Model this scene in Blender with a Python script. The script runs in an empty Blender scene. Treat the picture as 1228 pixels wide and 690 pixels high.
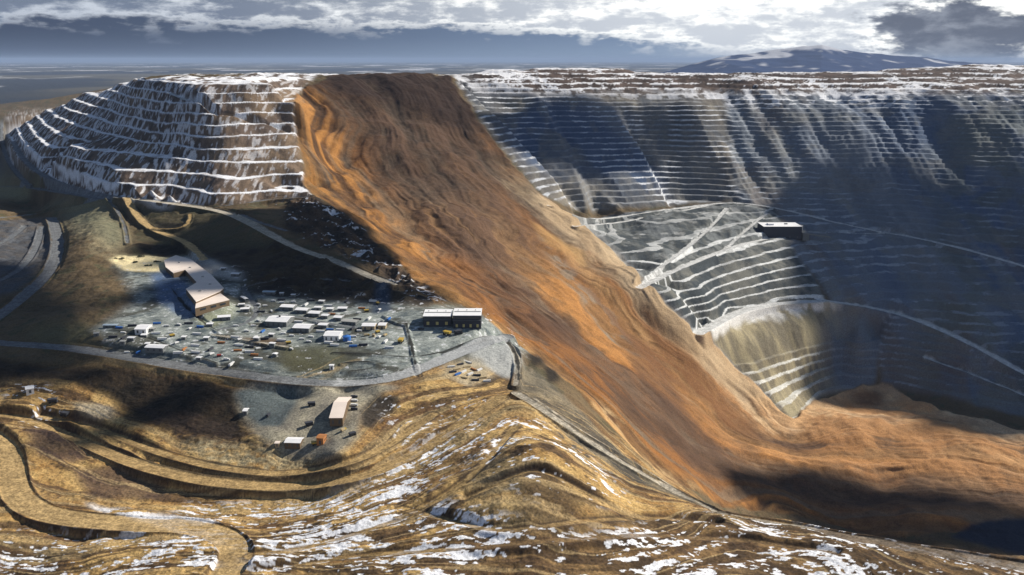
import bpy, bmesh, math, random, time
import numpy as np
from mathutils import Vector
T0 = time.time()
C = bpy.context.scene.collection
SC = bpy.context.scene
random.seed(7)
f4 = np.float32
# ------------------------------------------------------------------ camera
F = 1100.0; W0, H0 = 1228.0, 690.0; PITCH = math.radians(13.94)
CP, SP = math.cos(PITCH), math.sin(PITCH)
ZC = 1000.0                      # camera altitude over the datum
def ray(px, py):                 # (u = sideways per metre ahead, t = drop per metre ahead)
    a = (px-W0/2)/F; v = (H0/2-py)/F; d = CP+v*SP
    return a/d, (SP-v*CP)/d
def proj(x, D, h):               # ground point -> picture
    fw = D*CP+h*SP; up = D*SP-h*CP
    return W0/2+F*x/fw, H0/2-F*up/fw
# ------------------------------------------------------------------ noise
def _tab(seed):
    return np.random.RandomState(seed).rand(256, 256).astype(f4)*2-1
_tabs = {}
def vn(x, y, seed=0):
    if seed not in _tabs: _tabs[seed] = _tab(seed)
    t = _tabs[seed]
    xf = np.floor(x); yf = np.floor(y)
    fx = (x-xf).astype(f4); fy = (y-yf).astype(f4)
    xi = xf.astype(np.int32) & 255; yi = yf.astype(np.int32) & 255
    x1 = (xi+1) & 255; y1 = (yi+1) & 255
    fx = fx*fx*(3-2*fx); fy = fy*fy*(3-2*fy)
    a = t[yi, xi]; b = t[yi, x1]; c = t[y1, xi]; d = t[y1, x1]
    return (a+(b-a)*fx)*(1-fy)+(c+(d-c)*fx)*fy
from concurrent.futures import ThreadPoolExecutor
_pool = ThreadPoolExecutor(4)
def fbm(x, y, o=4, seed=0, g=.5, ridge=False):
    x, y = np.broadcast_arrays(x, y)
    if x.shape[0] < 400: return _fbm(x, y, o, seed, g, ridge)
    cs = np.array_split(np.arange(x.shape[0]), 12)
    for k in range(o):
        if seed+k not in _tabs: _tabs[seed+k] = _tab(seed+k)
    return np.concatenate(list(_pool.map(lambda c: _fbm(x[c[0]:c[-1]+1], y[c[0]:c[-1]+1], o, seed, g, ridge), cs)))
def _fbm(x, y, o=4, seed=0, g=.5, ridge=False):
    s = 0; a = 1; n = 0
    for k in range(o):
        v = vn(x*2**k+17.3*k, y*2**k-9.1*k, seed+k)
        if ridge: v = 1-2*np.abs(v)
        s = s+a*v; n += a; a *= g
    return s/n
def ss(a, b, x):
    t = np.clip((x-a)/(b-a), 0, 1); return t*t*(3-2*t)
# ------------------------------------------------------------------ grid of the land: columns u, rings D
RES = globals().get('RES', 1.0)
def seg(a, b, n): return np.linspace(a, b, max(2, int(n*RES)), endpoint=False)
Ds = np.concatenate([seg(250, 740, 70), seg(740, 1220, 430), seg(1220, 2100, 460), seg(2100, 3700, 800), seg(3700, 4800, 130),
                     np.geomspace(4800, 200000, max(20, int(170*RES)))]).astype(np.float64)
us = np.concatenate([seg(-1.0, -.62, 60), seg(-.62, .62, 1400), seg(.62, 1.0, 61), [1.0]])
ND, NU = len(Ds), len(us)
U, D = np.meshgrid(us.astype(f4), Ds.astype(f4))
X = U*D
# ------------------------------------------------------------------ base relief from surveyed lines
PTS = []
def addw(x, d, h): PTS.append((x, d, h))
def line3(pts, step=70):         # pts: (x, D, h) world
    for (a, b) in zip(pts[:-1], pts[1:]):
        n = max(1, int(math.hypot(b[0]-a[0], b[1]-a[1])/step))
        for k in range(n): addw(*[a[i]+(b[i]-a[i])*k/n for i in range(3)])
    addw(*pts[-1])
def LD(*pts, step=70):           # (px, py, distance)
    q = []
    for px, py, d in pts:
        u, t = ray(px, py); q.append((u*d, d, t*d))
    line3(q, step)
def LH(h, *pts, step=70):        # level line at drop h
    q = []
    for px, py in pts:
        u, t = ray(px, py); q.append((u*h/t, h/t, h))
    line3(q, step)
def PH(*pts):                    # (px, py, h)
    for px, py, h in pts:
        u, t = ray(px, py); addw(u*h/t, h/t, h)
def PW(*pts):                    # (u, D, h)
    for u, d, h in pts: addw(u*d, d, h)
# waste dump
LH(338, (375, 232), (310, 244), (250, 246), (190, 243), (130, 232), (80, 215), (42, 198), (22, 184), (14, 168))
LH(306, (368, 221), (300, 227), (200, 228), (110, 212), (55, 190), (36, 172), (28, 158))
LH(225, (362, 173), (300, 176), (240, 176), (180, 169), (120, 156), (75, 140), (64, 131))
LH(150, (360, 137), (300, 139), (245, 140), (195, 136), (150, 127), (108, 113))
LH(66, (356, 101), (300, 100), (240, 100), (200, 98), (165, 96))
LH(108, (358, 119), (300, 120), (230, 120), (180, 115), (140, 108))
PH((170, 94, 64), (250, 92, 63), (330, 91, 62), (380, 90, 62))
LH(330, (30, 140), (60, 126)); LH(300, (90, 114)); LH(230, (140, 104))
PW((-.55, 5000, 470), (-.45, 5200, 475), (-.3, 5600, 475), (-.2, 5600, 475), (0, 6200, 478), (.2, 6200, 478), (.4, 7000, 478), (.6, 7000, 478), (.9, 7000, 478), (-.9, 5000, 478),
   (-.42, 4300, 200), (-.42, 3900, 95), (-.35, 3950, 68), (-.3, 4100, 66), (-.25, 4100, 66), (-.18, 4100, 66), (-.1, 4100, 70), (-.3, 4800, 330), (-.2, 4800, 330))
PW(*[(u, d, 480) for u in np.linspace(-1, 1, 9) for d in (9000, 14000)])
# scarp and the slide
LD((352, 112, 3010), (354, 150, 2670), (360, 190, 2440), (368, 222, 2290), (408, 250, 2150), (450, 288, 1950), (500, 340, 1670), (545, 360, 1590), (580, 385, 1500),
   (600, 400, 1430), (640, 430, 1350), (700, 490, 1250), (760, 550, 1180), (830, 600, 1150))
LD((375, 118, 3060), (382, 160, 2740), (395, 200, 2560), (440, 240, 2330), (500, 290, 2080), (560, 340, 1830), (620, 385, 1640), (680, 430, 1500), (740, 490, 1400), (800, 550, 1360), (850, 590, 1370))
LD((400, 92, 3330), (450, 89, 3420), (500, 89, 3480), (545, 95, 3460))
LD((440, 112, 3190), (480, 150, 2960), (520, 210, 2560), (570, 280, 2200), (640, 350, 1950), (700, 400, 1850), (760, 450, 1780), (830, 510, 1750), (900, 560, 1700), (1000, 560, 1770))
LD((500, 110, 3270), (560, 170, 2950), (610, 230, 2600), (660, 290, 2330), (720, 350, 2150), (780, 410, 2060), (840, 470, 1980), (900, 520, 1890))
LD((545, 98, 3440), (580, 155, 3060), (620, 208, 2820), (660, 243, 2650), (700, 272, 2550), (740, 310, 2420), (790, 362, 2290), (840, 405, 2230), (880, 445, 2180), (920, 485, 2100), (955, 512, 2030))
PH((1100, 540, 836), (1228, 560, 840), (1000, 590, 842), (1228, 520, 838), (1150, 500, 836), (1060, 500, 820), (1140, 530, 826), (1000, 500, 826), (1000, 530, 822))
PW((.62, 1800, 842), (.8, 1900, 842), (.5, 1500, 846), (.4, 1420, 846), (.62, 1350, 846), (.3, 1400, 800), (.45, 1150, 730), (.62, 1100, 740), (.8, 1150, 760))
# toe and lower nose
LH(838, (955, 503), (985, 470), (1060, 462), (1100, 470), (1160, 487), (1228, 502))
LH(812, (925, 480), (960, 462), (1010, 440))
LH(760, (895, 447), (950, 430), (1010, 413), (1050, 410))
LH(700, (868, 418), (930, 402), (1000, 390), (1030, 390))
LH(650, (845, 398), (880, 374), (960, 362), (1000, 362))
LH(640, (838, 395), (870, 371), (950, 355), (990, 356))
LH(600, (812, 378), (870, 347), (950, 326))
LH(560, (785, 352), (860, 320), (930, 300), (952, 297))
LH(520, (762, 326), (840, 290), (915, 268))
LH(482, (700, 268), (780, 256), (870, 247), (905, 250))
LH(478, (720, 262), (800, 248), (880, 243))
# right wall roads and slope
LD((930, 256, 3080), (1060, 282, 2960), (1150, 300, 2800), (1228, 322, 2680), (1330, 350, 2560))
LD((1000, 362, 2470), (1100, 386, 2430), (1170, 418, 2280), (1228, 450, 2190), (1330, 500, 2050))
LD((960, 290, 2830), (1060, 292, 2860)); LD((985, 340, 2560), (1060, 345, 2600))
LD((1100, 430, 2330), (1180, 460, 2230), (1228, 480, 2160))
LD((870, 235, 3150), (950, 235, 3200), (1050, 240, 3180), (1228, 250, 2960), (1330, 260, 2900))
LD((870, 180, 3380), (950, 180, 3420), (1050, 180, 3400), (1228, 190, 3200), (1330, 190, 3150))
LD((830, 130, 3560), (900, 130, 3620), (1000, 130, 3620), (1100, 125, 3560), (1228, 130, 3450), (1330, 130, 3400))
LD((820, 106, 3760), (860, 108, 3780), (900, 97, 3860), (960, 94, 3950), (1040, 95, 3950), (1100, 94, 3950), (1228, 96, 3900), (1330, 96, 3900))
LD((1040, 89, 4200), (1140, 80, 4500), (1228, 81, 4500), (1340, 80, 4500))
PW((.22, 4600, 120), (.3, 4700, 100), (.25, 5000, 250))
# central wall
LD((560, 97, 3560), (620, 98, 3650), (700, 100, 3700), (760, 104, 3750), (800, 107, 3760))
LD((600, 88, 4050), (640, 84, 4200), (740, 84, 4200), (760, 90, 4000))
LD((600, 125, 3440), (680, 128, 3520), (760, 130, 3560))
LD((640, 175, 3130), (720, 178, 3230), (790, 180, 3330))
LD((690, 225, 2880), (740, 228, 3000), (800, 230, 3130))
LD((680, 244, 2780), (740, 248, 2850))
# left hillside / plain
LD((0, 200, 4000), (0, 232, 3050), (0, 262, 2420), (0, 330, 1760), (0, 412, 1360))
LD((60, 225, 3000), (60, 262, 2430), (60, 330, 1740), (60, 400, 1380))
LD((130, 246, 2330), (110, 270, 2080), (100, 310, 1800), (90, 360, 1540), (90, 412, 1345))
PW((-.62, 2400, 405), (-.62, 1700, 415), (-.75, 3500, 460), (-.9, 3000, 460), (-.9, 1500, 440), (-.7, 1300, 440))
LD((150, 240, 2350), (250, 247, 2180), (300, 270, 1930), (350, 298, 1850), (390, 312, 1770), (430, 328, 1700), (465, 341, 1640))
LD((150, 256, 2230), (170, 285, 1980), (230, 300, 1900), (280, 310, 1780))
# yard
LH(392, (140, 318), (200, 316), (290, 330)); LH(404, (170, 370), (300, 355), (380, 358), (440, 362), (480, 372), (500, 366), (580, 372))
LH(412, (115, 400), (250, 400), (400, 400), (500, 400), (580, 398)); LH(420, (280, 430), (400, 430), (480, 425))
LD((0, 413, 1345), (150, 430, 1290), (330, 455, 1200), (450, 460, 1180), (520, 437, 1262), (600, 407, 1390), (622, 420, 1350))
# below the main road
LD((0, 450, 1245), (80, 460, 1230)); LH(464, (160, 492), (250, 512), (280, 520)); LH(480, (100, 522), (200, 562), (300, 580), (380, 577))
LH(450, (300, 492), (330, 520), (400, 545), (440, 510), (410, 475), (350, 478))
PH((480, 480, 440), (520, 465, 432), (560, 480, 436), (470, 500, 452), (450, 560, 464))
PH((500, 530, 458), (560, 500, 441), (610, 474, 432), (640, 486, 434), (640, 540, 432), (560, 560, 452), (500, 590, 470), (400, 620, 482), (300, 610, 486))
PH((640, 590, 450), (640, 650, 470), (640, 690, 482), (720, 600, 470), (560, 640, 474), (450, 660, 482))
LH(486, (0, 600), (100, 612), (200, 625), (290, 645)); PH((0, 520, 474), (50, 500, 470), (60, 560, 482), (0, 690, 494), (150, 690, 492), (300, 690, 488), (450, 690, 486))
LD((622, 440, 1320), (645, 480, 1150), (700, 530, 1078), (780, 582, 1042), (860, 612, 1048), (950, 627, 1010), (1050, 645, 955), (1140, 658, 910), (1228, 671, 872), (1330, 685, 830))
PH((760, 620, 492), (850, 640, 512), (950, 665, 516), (1050, 690, 514), (900, 690, 505), (750, 690, 492), (1228, 690, 510))
PW(*[(u, 500, h) for u, h in ((-.9, 490), (-.5, 490), (-.2, 486), (0, 486), (.2, 492), (.5, 500), (.9, 510))])
PW(*[(u, 300, h) for u, h in ((-.9, 480), (-.3, 480), (.3, 486), (.9, 500))]); PW((-.9, 900, 485), (.75, 780, 530), (.9, 700, 520))
PW((.9, 3000, 400), (.9, 2500, 640), (.9, 4000, 60), (.72, 2100, 800))
PTS = np.array(PTS, np.float64)
_, _ix = np.unique(np.round(PTS[:, :2]/12), axis=0, return_index=True); PTS = PTS[_ix]
def wxy(x, d):                   # metric in which the survey is interpolated: distance counts less far away
    s = np.log(np.maximum(d, 200.)/2000.)*2000.; return np.stack([x/d*2000., s*1.0], -1)
CQ = 18.0
def ker(r2): return np.sqrt(r2+CQ*CQ)
Pw = wxy(PTS[:, 0], PTS[:, 1]); N = len(Pw)
A = ker(((Pw[:, None]-Pw[None])**2).sum(-1)); A[np.arange(N), np.arange(N)] -= 6.0
Pm = np.c_[np.ones(N), Pw/2000]
M = np.block([[A, Pm], [Pm.T, np.zeros((3, 3))]])
sol = np.linalg.solve(M, np.r_[PTS[:, 2], 0, 0, 0])
def base(x, d):
    shp = x.shape; q = wxy(x.ravel(), d.ravel()); out = np.empty(len(q))
    for k in range(0, len(q), 20000):
        s = q[k:k+20000]; r2 = ((s[:, None]-Pw[None])**2).sum(-1)
        out[k:k+20000] = ker(r2)@sol[:N]+np.c_[np.ones(len(s)), s/2000]@sol[N:]
    return out.reshape(shp)
cu = np.linspace(-1, 1, 420); cl = np.linspace(math.log(240), math.log(16000), 620)
CU, CL = np.meshgrid(cu, cl); CB = base(CU*np.exp(CL), np.exp(CL)).astype(f4)
def sample(tab, u, d):
    a = np.clip((u+1)/2*419, 0, 418.999); b = np.clip((np.log(d)-cl[0])/(cl[-1]-cl[0])*619, 0, 618.999)
    i = a.astype(np.int32); j = b.astype(np.int32); fa = (a-i).astype(f4); fb = (b-j).astype(f4)
    return (tab[j, i]*(1-fa)+tab[j, i+1]*fa)*(1-fb)+(tab[j+1, i]*(1-fa)+tab[j+1, i+1]*fa)*fb
# pleats of the benched walls: the wall is shifted towards / away from the camera
PX0, PY0 = None, None
def pleat(u, d):
    w = np.zeros_like(d)
    for (d0, u0), (d1, u1), amp, width, hi in (((3480, -.066), (2780, .062), 215, .024, .085), ((3480, .032), (2950, .078), 130, .018, .085),
                                            ((3400, .124), (3050, .171), 150, .020, .07)):
        ul = u0+(u1-u0)*(d-d0)/(d1-d0); q = u-ul
        s = np.where(q < 0, ss(-width, 0, q), 1)*np.where(q > 0, np.clip(1-q/hi, 0, 1), 1)
        g = 1-ss(-width, 0, q)*1.0
        w += amp*(np.where(q < -.0, ss(width*1.0, 0, -q)*0, 0)+(ss(0, width, q)*np.clip(1-(q-width)/hi, 0, 1)*1))*ss(d1-160, d1+60, d)*ss(3620, 3480, d)
    return w
w = pleat(U, D)
far = ss(11000, 15000, D)
def bw(u, d, w):                 # warped lookup of the relief
    return sample(CB, u, np.maximum(d-w, 250))
# broad buttresses on the right wall
rw = ss(.19, .26, U)*ss(2450, 2900, D)*ss(3950, 3700, D)
UD = U+(D-3000)*1.5e-4
w = w+rw*(70*fbm(UD*17, D/1500, 3, 40)+20*fbm(UD*60, D/500, 3, 44)+16*fbm(X/60, D/90, 3, 47))
h = bw(U, D, w)
h = h*(1-far)+480*far
cap = ss(-.02, -.05, U)*ss(-.62, -.5, U)*ss(4600, 4200, D)*ss(2300, 2500, D)
fl_ = 61+4*(fbm(X/300, D/400, 2, 30)); h = h+cap*(np.maximum(h, fl_)-h)
print('grid', D.shape, 'N', N, 'base', round(time.time()-T0, 1))
ic = np.interp
def hit(px, py, hh=None, dmin=300, dmax=6000):
    """where the line of sight through a point of the photo meets the land: (u, D, h)"""
    hh = h if hh is None else hh
    u, t = ray(px, py); i = int(round(float(np.interp(u, us, np.arange(NU)))))
    col = hh[:, i]; m = (col <= t*Ds) & (Ds >= dmin) & (Ds <= dmax)
    j = int(np.argmax(m)) if m.any() else int(np.searchsorted(Ds, dmax))-1
    return u, Ds[j], float(col[j])
def ij(u, d): return float(np.interp(u, us, np.arange(NU))), float(np.interp(d, Ds, np.arange(ND)))
def blur(a, ri, rj, n=2):
    for _ in range(n):
        for ax, r in ((1, ri), (0, rj)):
            r = int(max(0, r*RES))
            if r < 1: continue
            p = np.pad(a, [(r+1, r) if k == ax else (0, 0) for k in (0, 1)], mode='edge')
            c = np.cumsum(p, axis=ax, dtype=np.float64)
            n2 = a.shape[ax]
            a = ((np.take(c, range(2*r+1, 2*r+1+n2), ax)-np.take(c, range(0, n2), ax))/(2*r+1)).astype(f4)
    return a
def rast(poly):                  # polygon in grid indices -> mask
    m = np.zeros((ND, NU), f4); P = np.array(poly); a0 = max(0, int(P[:, 1].min())-1); a1 = min(ND, int(P[:, 1].max())+2)
    for j in range(a0, a1):
        xs = []
        for (x0, y0), (x1, y1) in zip(poly, poly[1:]+poly[:1]):
            if (y0 <= j) != (y1 <= j): xs.append(x0+(j-y0)*(x1-x0)/(y1-y0))
        xs.sort()
        for k in range(0, len(xs)-1, 2): m[j, max(0, int(xs[k]+.5)):max(0, int(xs[k+1]+.5))] = 1
    return m
def zone(pts, f=(8, 6), dmin=300, dmax=6000, step=8):
    q = []
    for (a, b) in zip(pts, pts[1:]+pts[:1]):
        n = max(1, int(math.hypot(b[0]-a[0], b[1]-a[1])/step))
        for k in range(n):
            px, py = a[0]+(b[0]-a[0])*k/n, a[1]+(b[1]-a[1])*k/n
            u, d, _ = hit(px, py, h0, dmin, dmax); q.append(ij(u, d))
    return blur(rast(q), *f)
h0 = h.copy()
if globals().get('DBG'):
    for px in (200, 228, 260, 420):
        u, _ = ray(px, 90); i = int(np.interp(u, us, np.arange(NU))); print(px, [(int(Ds[j]), int(h[j, i])) for j in range(int(1200*RES), ND, int(40*RES)) if Ds[j] < 7000])
# ------------------------------------------------------------------ zones of the land
Z = {}
Z['dump'] = zone([(10, 150), (24, 130), (60, 126), (100, 108), (150, 96), (380, 88), (358, 112), (358, 150), (362, 190), (372, 236), (300, 244), (180, 246), (80, 220), (12, 190)], (3, 4))
Z['slide'] = zone([(354, 112), (400, 90), (470, 86), (540, 93), (580, 153), (620, 206), (660, 240), (700, 270), (745, 312), (795, 362), (845, 405), (885, 445), (925, 487), (950, 510), (985, 475), (1010, 466),
                   (1060, 462), (1100, 483), (1160, 500), (1228, 516), (1300, 530), (1300, 650), (1228, 640), (1150, 640), (1080, 645), (950, 619), (870, 604), (800, 572), (740, 515), (690, 465), (640, 425), (600, 398),
                   (575, 375), (545, 361), (500, 345), (450, 290), (405, 250), (366, 222), (360, 180)], (9, 9))
Z['central'] = zone([(545, 92), (600, 82), (760, 84), (800, 96), (820, 104), (870, 108), (890, 240), (700, 252), (655, 236), (620, 200), (580, 150)], (3, 4))
Z['nose'] = zone([(700, 262), (880, 242), (930, 252), (950, 300), (985, 352), (990, 362), (880, 376), (845, 400), (790, 356), (745, 305), (700, 268)], (2, 2))
Z['nose2'] = zone([(845, 400), (880, 376), (1000, 364), (1060, 385), (1050, 460), (985, 470), (950, 505), (900, 460)], (2, 2))
Z['right'] = zone([(870, 108), (900, 95), (1040, 88), (1140, 78), (1300, 78), (1300, 520), (1228, 500), (1060, 462), (1050, 400), (1000, 362), (950, 300), (930, 252), (885, 243)], (3, 3))
def zone2(name, pts, **k): Z[name] = zone(pts, **k)
print('zones', round(time.time()-T0, 1))
slide = ss(.36, .64, Z['slide']+.34*fbm(X/55, D/75, 4, 3)*ss(.02, .3, Z['slide'])); dump = Z['dump']*(1-slide); nose = Z['nose']*(1-slide); nose2 = Z['nose2']*(1-slide)
central = Z['central']*(1-slide)*(1-nose); right = Z['right']*(1-slide)*(1-nose)*(1-nose2)
# ------------------------------------------------------------------ middle-sized roughness
n1 = fbm(X/160, D/160, 4, 1); n2 = fbm(X/38, D/38, 4, 11)
pit = np.clip(central+right+nose+nose2, 0, 1)
nearf = ss(1500, 1250, D)
h = h+n1*(5*dump+10*pit+9*slide)*1.0+n2*(1.2*dump+1.0*pit)
yard = zone([(112, 395), (165, 360), (140, 316), (230, 304), (290, 320), (300, 345), (440, 355), (500, 366), (585, 370), (640, 420), (520, 440), (450, 462), (330, 456), (150, 425)], (8, 8))
flatyard = np.clip(yard, 0, 1)
wild = (1-pit)*(1-dump)*(1-slide)*(1-flatyard)*ss(6000, 4500, D)
h = h+wild*(n1*7+n2*2.0)
# erosion rills run down slopes: noise stretched across the fall line
gy, gx = np.gradient(blur(h, 6, 6))
# ------------------------------------------------------------------ benches
def terrace(h, B, face, mask, off=0, jit=0):
    """level benches every B metres; 'face' = share of the step taken by the face"""
    q = (h+off+jit)/B; k = np.floor(q); fr = q-k
    fr2 = np.clip((fr-(1-face))/face, 0, 1)*.93+fr*.07
    ht = (k+fr2)*B-off-jit
    return h*(1-mask)+ht*mask, fr2, k
jit = n2*2.0
bench_led = np.zeros_like(h)
m = dump*ss(58, 66, h); hd, fr_d, kd = terrace(h, 27.5, .68, m, off=-8, jit=jit*1.3); 
mc = central*ss(84, 92, h)*ss(3640, 3560, D); hc, fr_c, kc = terrace(h, 17.0, .55, mc, jit=jit)
mrim = np.clip(ss(3480, 3640, D)*ss(5400, 4700, D)*ss(-.07, -.03, U)*(1-slide)*(1-dump), 0, 1)*ss(150, 110, h); hq, fr_q, kq = terrace(h+8*n1, 19., .6, mrim, off=4)
mr = right*ss(60, 70, h)*(1-mrim); hr, fr_r, kr = terrace(h, 15.0, .62, mr*.9, jit=jit*1.6)
mn = nose*1.0; hn, fr_n, kn = terrace(h, 16.0, .74, mn, off=-478+16*30, jit=jit*.8)
m2 = nose2*ss(735, 750, h); h2, fr_2, k2 = terrace(h, 19, .6, m2, jit=jit)
ht = h+(hq-h-8*n1*mrim)+(hd-h)+(hc-h)+(hr-h)+(hn-h)+(h2-h)
led = np.zeros_like(h)                      # 1 on bench floors
for msk, fr in ((m, fr_d), (mc, fr_c), (mr, fr_r), (mn, fr_n), (m2, fr_2)): led = np.maximum(led, msk*(fr < .12))
h = ht
# ------------------------------------------------------------------ the slide: flow lines
RB = []
def flow(pts, t):
    for k, (px, py) in enumerate(pts):
        u, d, _ = hit(px, py, h0); RB.append((u*d, d, t))
fl = [([(356, 115), (362, 190), (372, 228), (410, 252), (450, 289), (500, 343), (545, 361), (600, 399), (640, 427), (700, 476), (760, 535), (830, 590), (950, 619), (1080, 645)], 0),
      ([(380, 110), (410, 190), (470, 250), (530, 310), (600, 360), (660, 410), (720, 460), (780, 515), (850, 560), (960, 590), (1100, 610), (1220, 610)], .25),
      ([(440, 105), (480, 170), (540, 250), (600, 310), (670, 370), (730, 425), (800, 485), (870, 535), (960, 560), (1100, 570), (1220, 580)], .5),
      ([(500, 105), (540, 170), (600, 240), (660, 300), (730, 360), (790, 420), (850, 470), (910, 520), (1000, 530), (1100, 535), (1220, 550)], .75),
      ([(545, 98), (580, 155), (620, 208), (660, 243), (700, 272), (745, 313), (795, 363), (845, 406), (885, 447), (925, 488), (955, 512), (1000, 470), (1060, 466), (1110, 486), (1228, 518)], 1)]
for p, t in fl: flow(p, t)
RB = np.array(RB); RQ = wxy(RB[:, 0], RB[:, 1])
A = np.sqrt(((RQ[:, None]-RQ[None])**2).sum(-1)+400); s1 = np.linalg.solve(A+np.eye(len(A))*1e-3, RB[:, 2])
cu2, cl2 = np.meshgrid(cu, cl)
q = wxy((cu2*np.exp(cl2)).ravel(), np.exp(cl2).ravel()); tt = np.empty(len(q))
for k in range(0, len(q), 20000):
    tt[k:k+20000] = np.sqrt(((q[k:k+20000, None]-RQ[None])**2).sum(-1)+400)@s1
FT = sample(tt.reshape(cu2.shape).astype(f4), U, D)      # across-flow coordinate 0..1
FS = (3400-D)/1000+X*.0006                               # rough down-flow coordinate
wob = fbm(X/220, D/220, 3, 60)
turb = ss(.2, 1.5, FS)*.07; fa = FT+.035*wob+turb*fbm(X/130, D/90, 4, 63)
str1 = fbm(fa*9, FS*1.4, 4, 61); str2 = fbm(fa*38, FS*3.2, 4, 66); str3 = fbm(fa*110, FS*9, 3, 72)
rid = fbm(fa*16+3, FS*2.0, 4, 77, ridge=True)
clod = fbm(X/14, D/14, 3, 83)
blotch = fbm(X/70, D/110, 4, 87); lump = fbm(X/26, D/40, 4, 89)
rock_ = fbm(X/5.5, D/5.5, 3, 86)
h = h-slide*(13*str1+3.0*rid+1.2*str2+.3*str3+7*blotch+1.3*lump+.45*clod+.35*rock_)
print('slide', round(time.time()-T0, 1))
y2f = np.maximum(zone([(556, 418), (612, 402), (640, 425), (636, 462), (575, 456), (540, 445)], (8, 6)), zone([(286, 470), (300, 462), (450, 462), (480, 466), (450, 476), (432, 496), (428, 530), (400, 546), (350, 543), (312, 526), (292, 500)], (7, 6)))
padm = zone([(190, 312), (212, 302), (235, 306), (275, 342), (282, 362), (278, 372), (232, 382), (215, 352), (222, 342), (205, 334)], (5, 5))
h = h*(1-padm)+395*padm
# ------------------------------------------------------------------ foreground rows and gullies (level-following)
fg = ss(1330, 1230, D)*(1-slide)*(1-y2f*.93)*(1-ss(.2, 1, blur(yard, 4, 4)))
rows = fbm(h/5.2+n1*1.5, X/180+D/300, 4, 90)
FG = []
for t, p in ((0, [(-60, 704), (150, 700), (300, 697), (700, 700), (1000, 720), (1300, 770)]), (1, [(-40, 668), (150, 668), (290, 668), (500, 652), (700, 640), (860, 628), (1000, 650), (1228, 694), (1300, 705)]),
             (2, [(-40, 640), (100, 640), (230, 634), (420, 622), (520, 582), (600, 545), (640, 530), (700, 562), (780, 605), (860, 617), (950, 631), (1228, 676), (1300, 690)]),
             (3, [(-30, 560), (60, 583), (240, 602), (390, 600), (500, 560), (570, 520), (610, 490), (645, 492), (700, 530), (780, 584), (860, 613)]),
             (4, [(-30, 505), (60, 515), (170, 555), (250, 570), (330, 576), (400, 566), (450, 548), (500, 515), (560, 488), (600, 474)]),
             (5, [(-30, 470), (60, 480), (150, 505), (250, 535), (330, 550), (400, 546), (440, 520), (480, 480), (560, 458), (605, 440)])):
    for px, py in p:
        u, t_ = ray(px, py); d = hit(px, py, h0, 500, 1400)[1] if py < 694 else 470/t_
        FG.append((u*d, d, t))
FG = np.array(FG); GQ = wxy(FG[:, 0], FG[:, 1]); A = np.sqrt(((GQ[:, None]-GQ[None])**2).sum(-1)+900)
Pq = np.c_[np.ones(len(GQ)), GQ/2000]; sg_ = np.linalg.solve(np.block([[A+np.eye(len(A))*2, Pq], [Pq.T, np.zeros((3, 3))]]), np.r_[FG[:, 2], 0, 0, 0])
tq = np.empty(len(q))
for k in range(0, len(q), 20000):
    tq[k:k+20000] = np.sqrt(((q[k:k+20000, None]-GQ[None])**2).sum(-1)+900)@sg_[:len(GQ)]+np.c_[np.ones(len(q[k:k+20000])), q[k:k+20000]/2000]@sg_[len(GQ):]
FR = sample(tq.reshape(cu2.shape).astype(f4), U, D)+.11*n1
frow = fbm(FR*6, X/120, 4, 95)
h = h-fg*(.8*frow+.45*fbm(FR*22, X/40, 3, 92)+2.6*fbm(X/44, D/26, 4, 97)+1.0*fbm(X/6, D/5, 3, 98))
gul = fbm(X/44, D/40, 4, 101, ridge=True)+.5*fbm(X/12, D/11, 3, 108)
pf = (1-led)
dkz = zone([(330, 288), (400, 316), (468, 345), (500, 362), (440, 358), (330, 350), (310, 325)], (6, 5))+zone([(345, 244), (372, 232), (412, 257), (455, 297), (505, 347), (500, 360), (440, 318), (380, 296), (340, 276)], (5, 4))*(1-slide)
h = h+((dump*3.0+pit*1.6)*pf*.8)*fbm(X/13, h/50, 3, 105)+wild*ss(1200, 1300, D)*gul*3.0-dkz*(11*fbm(X/34, D/30, 4, 111, ridge=True)+3*clod)
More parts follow.
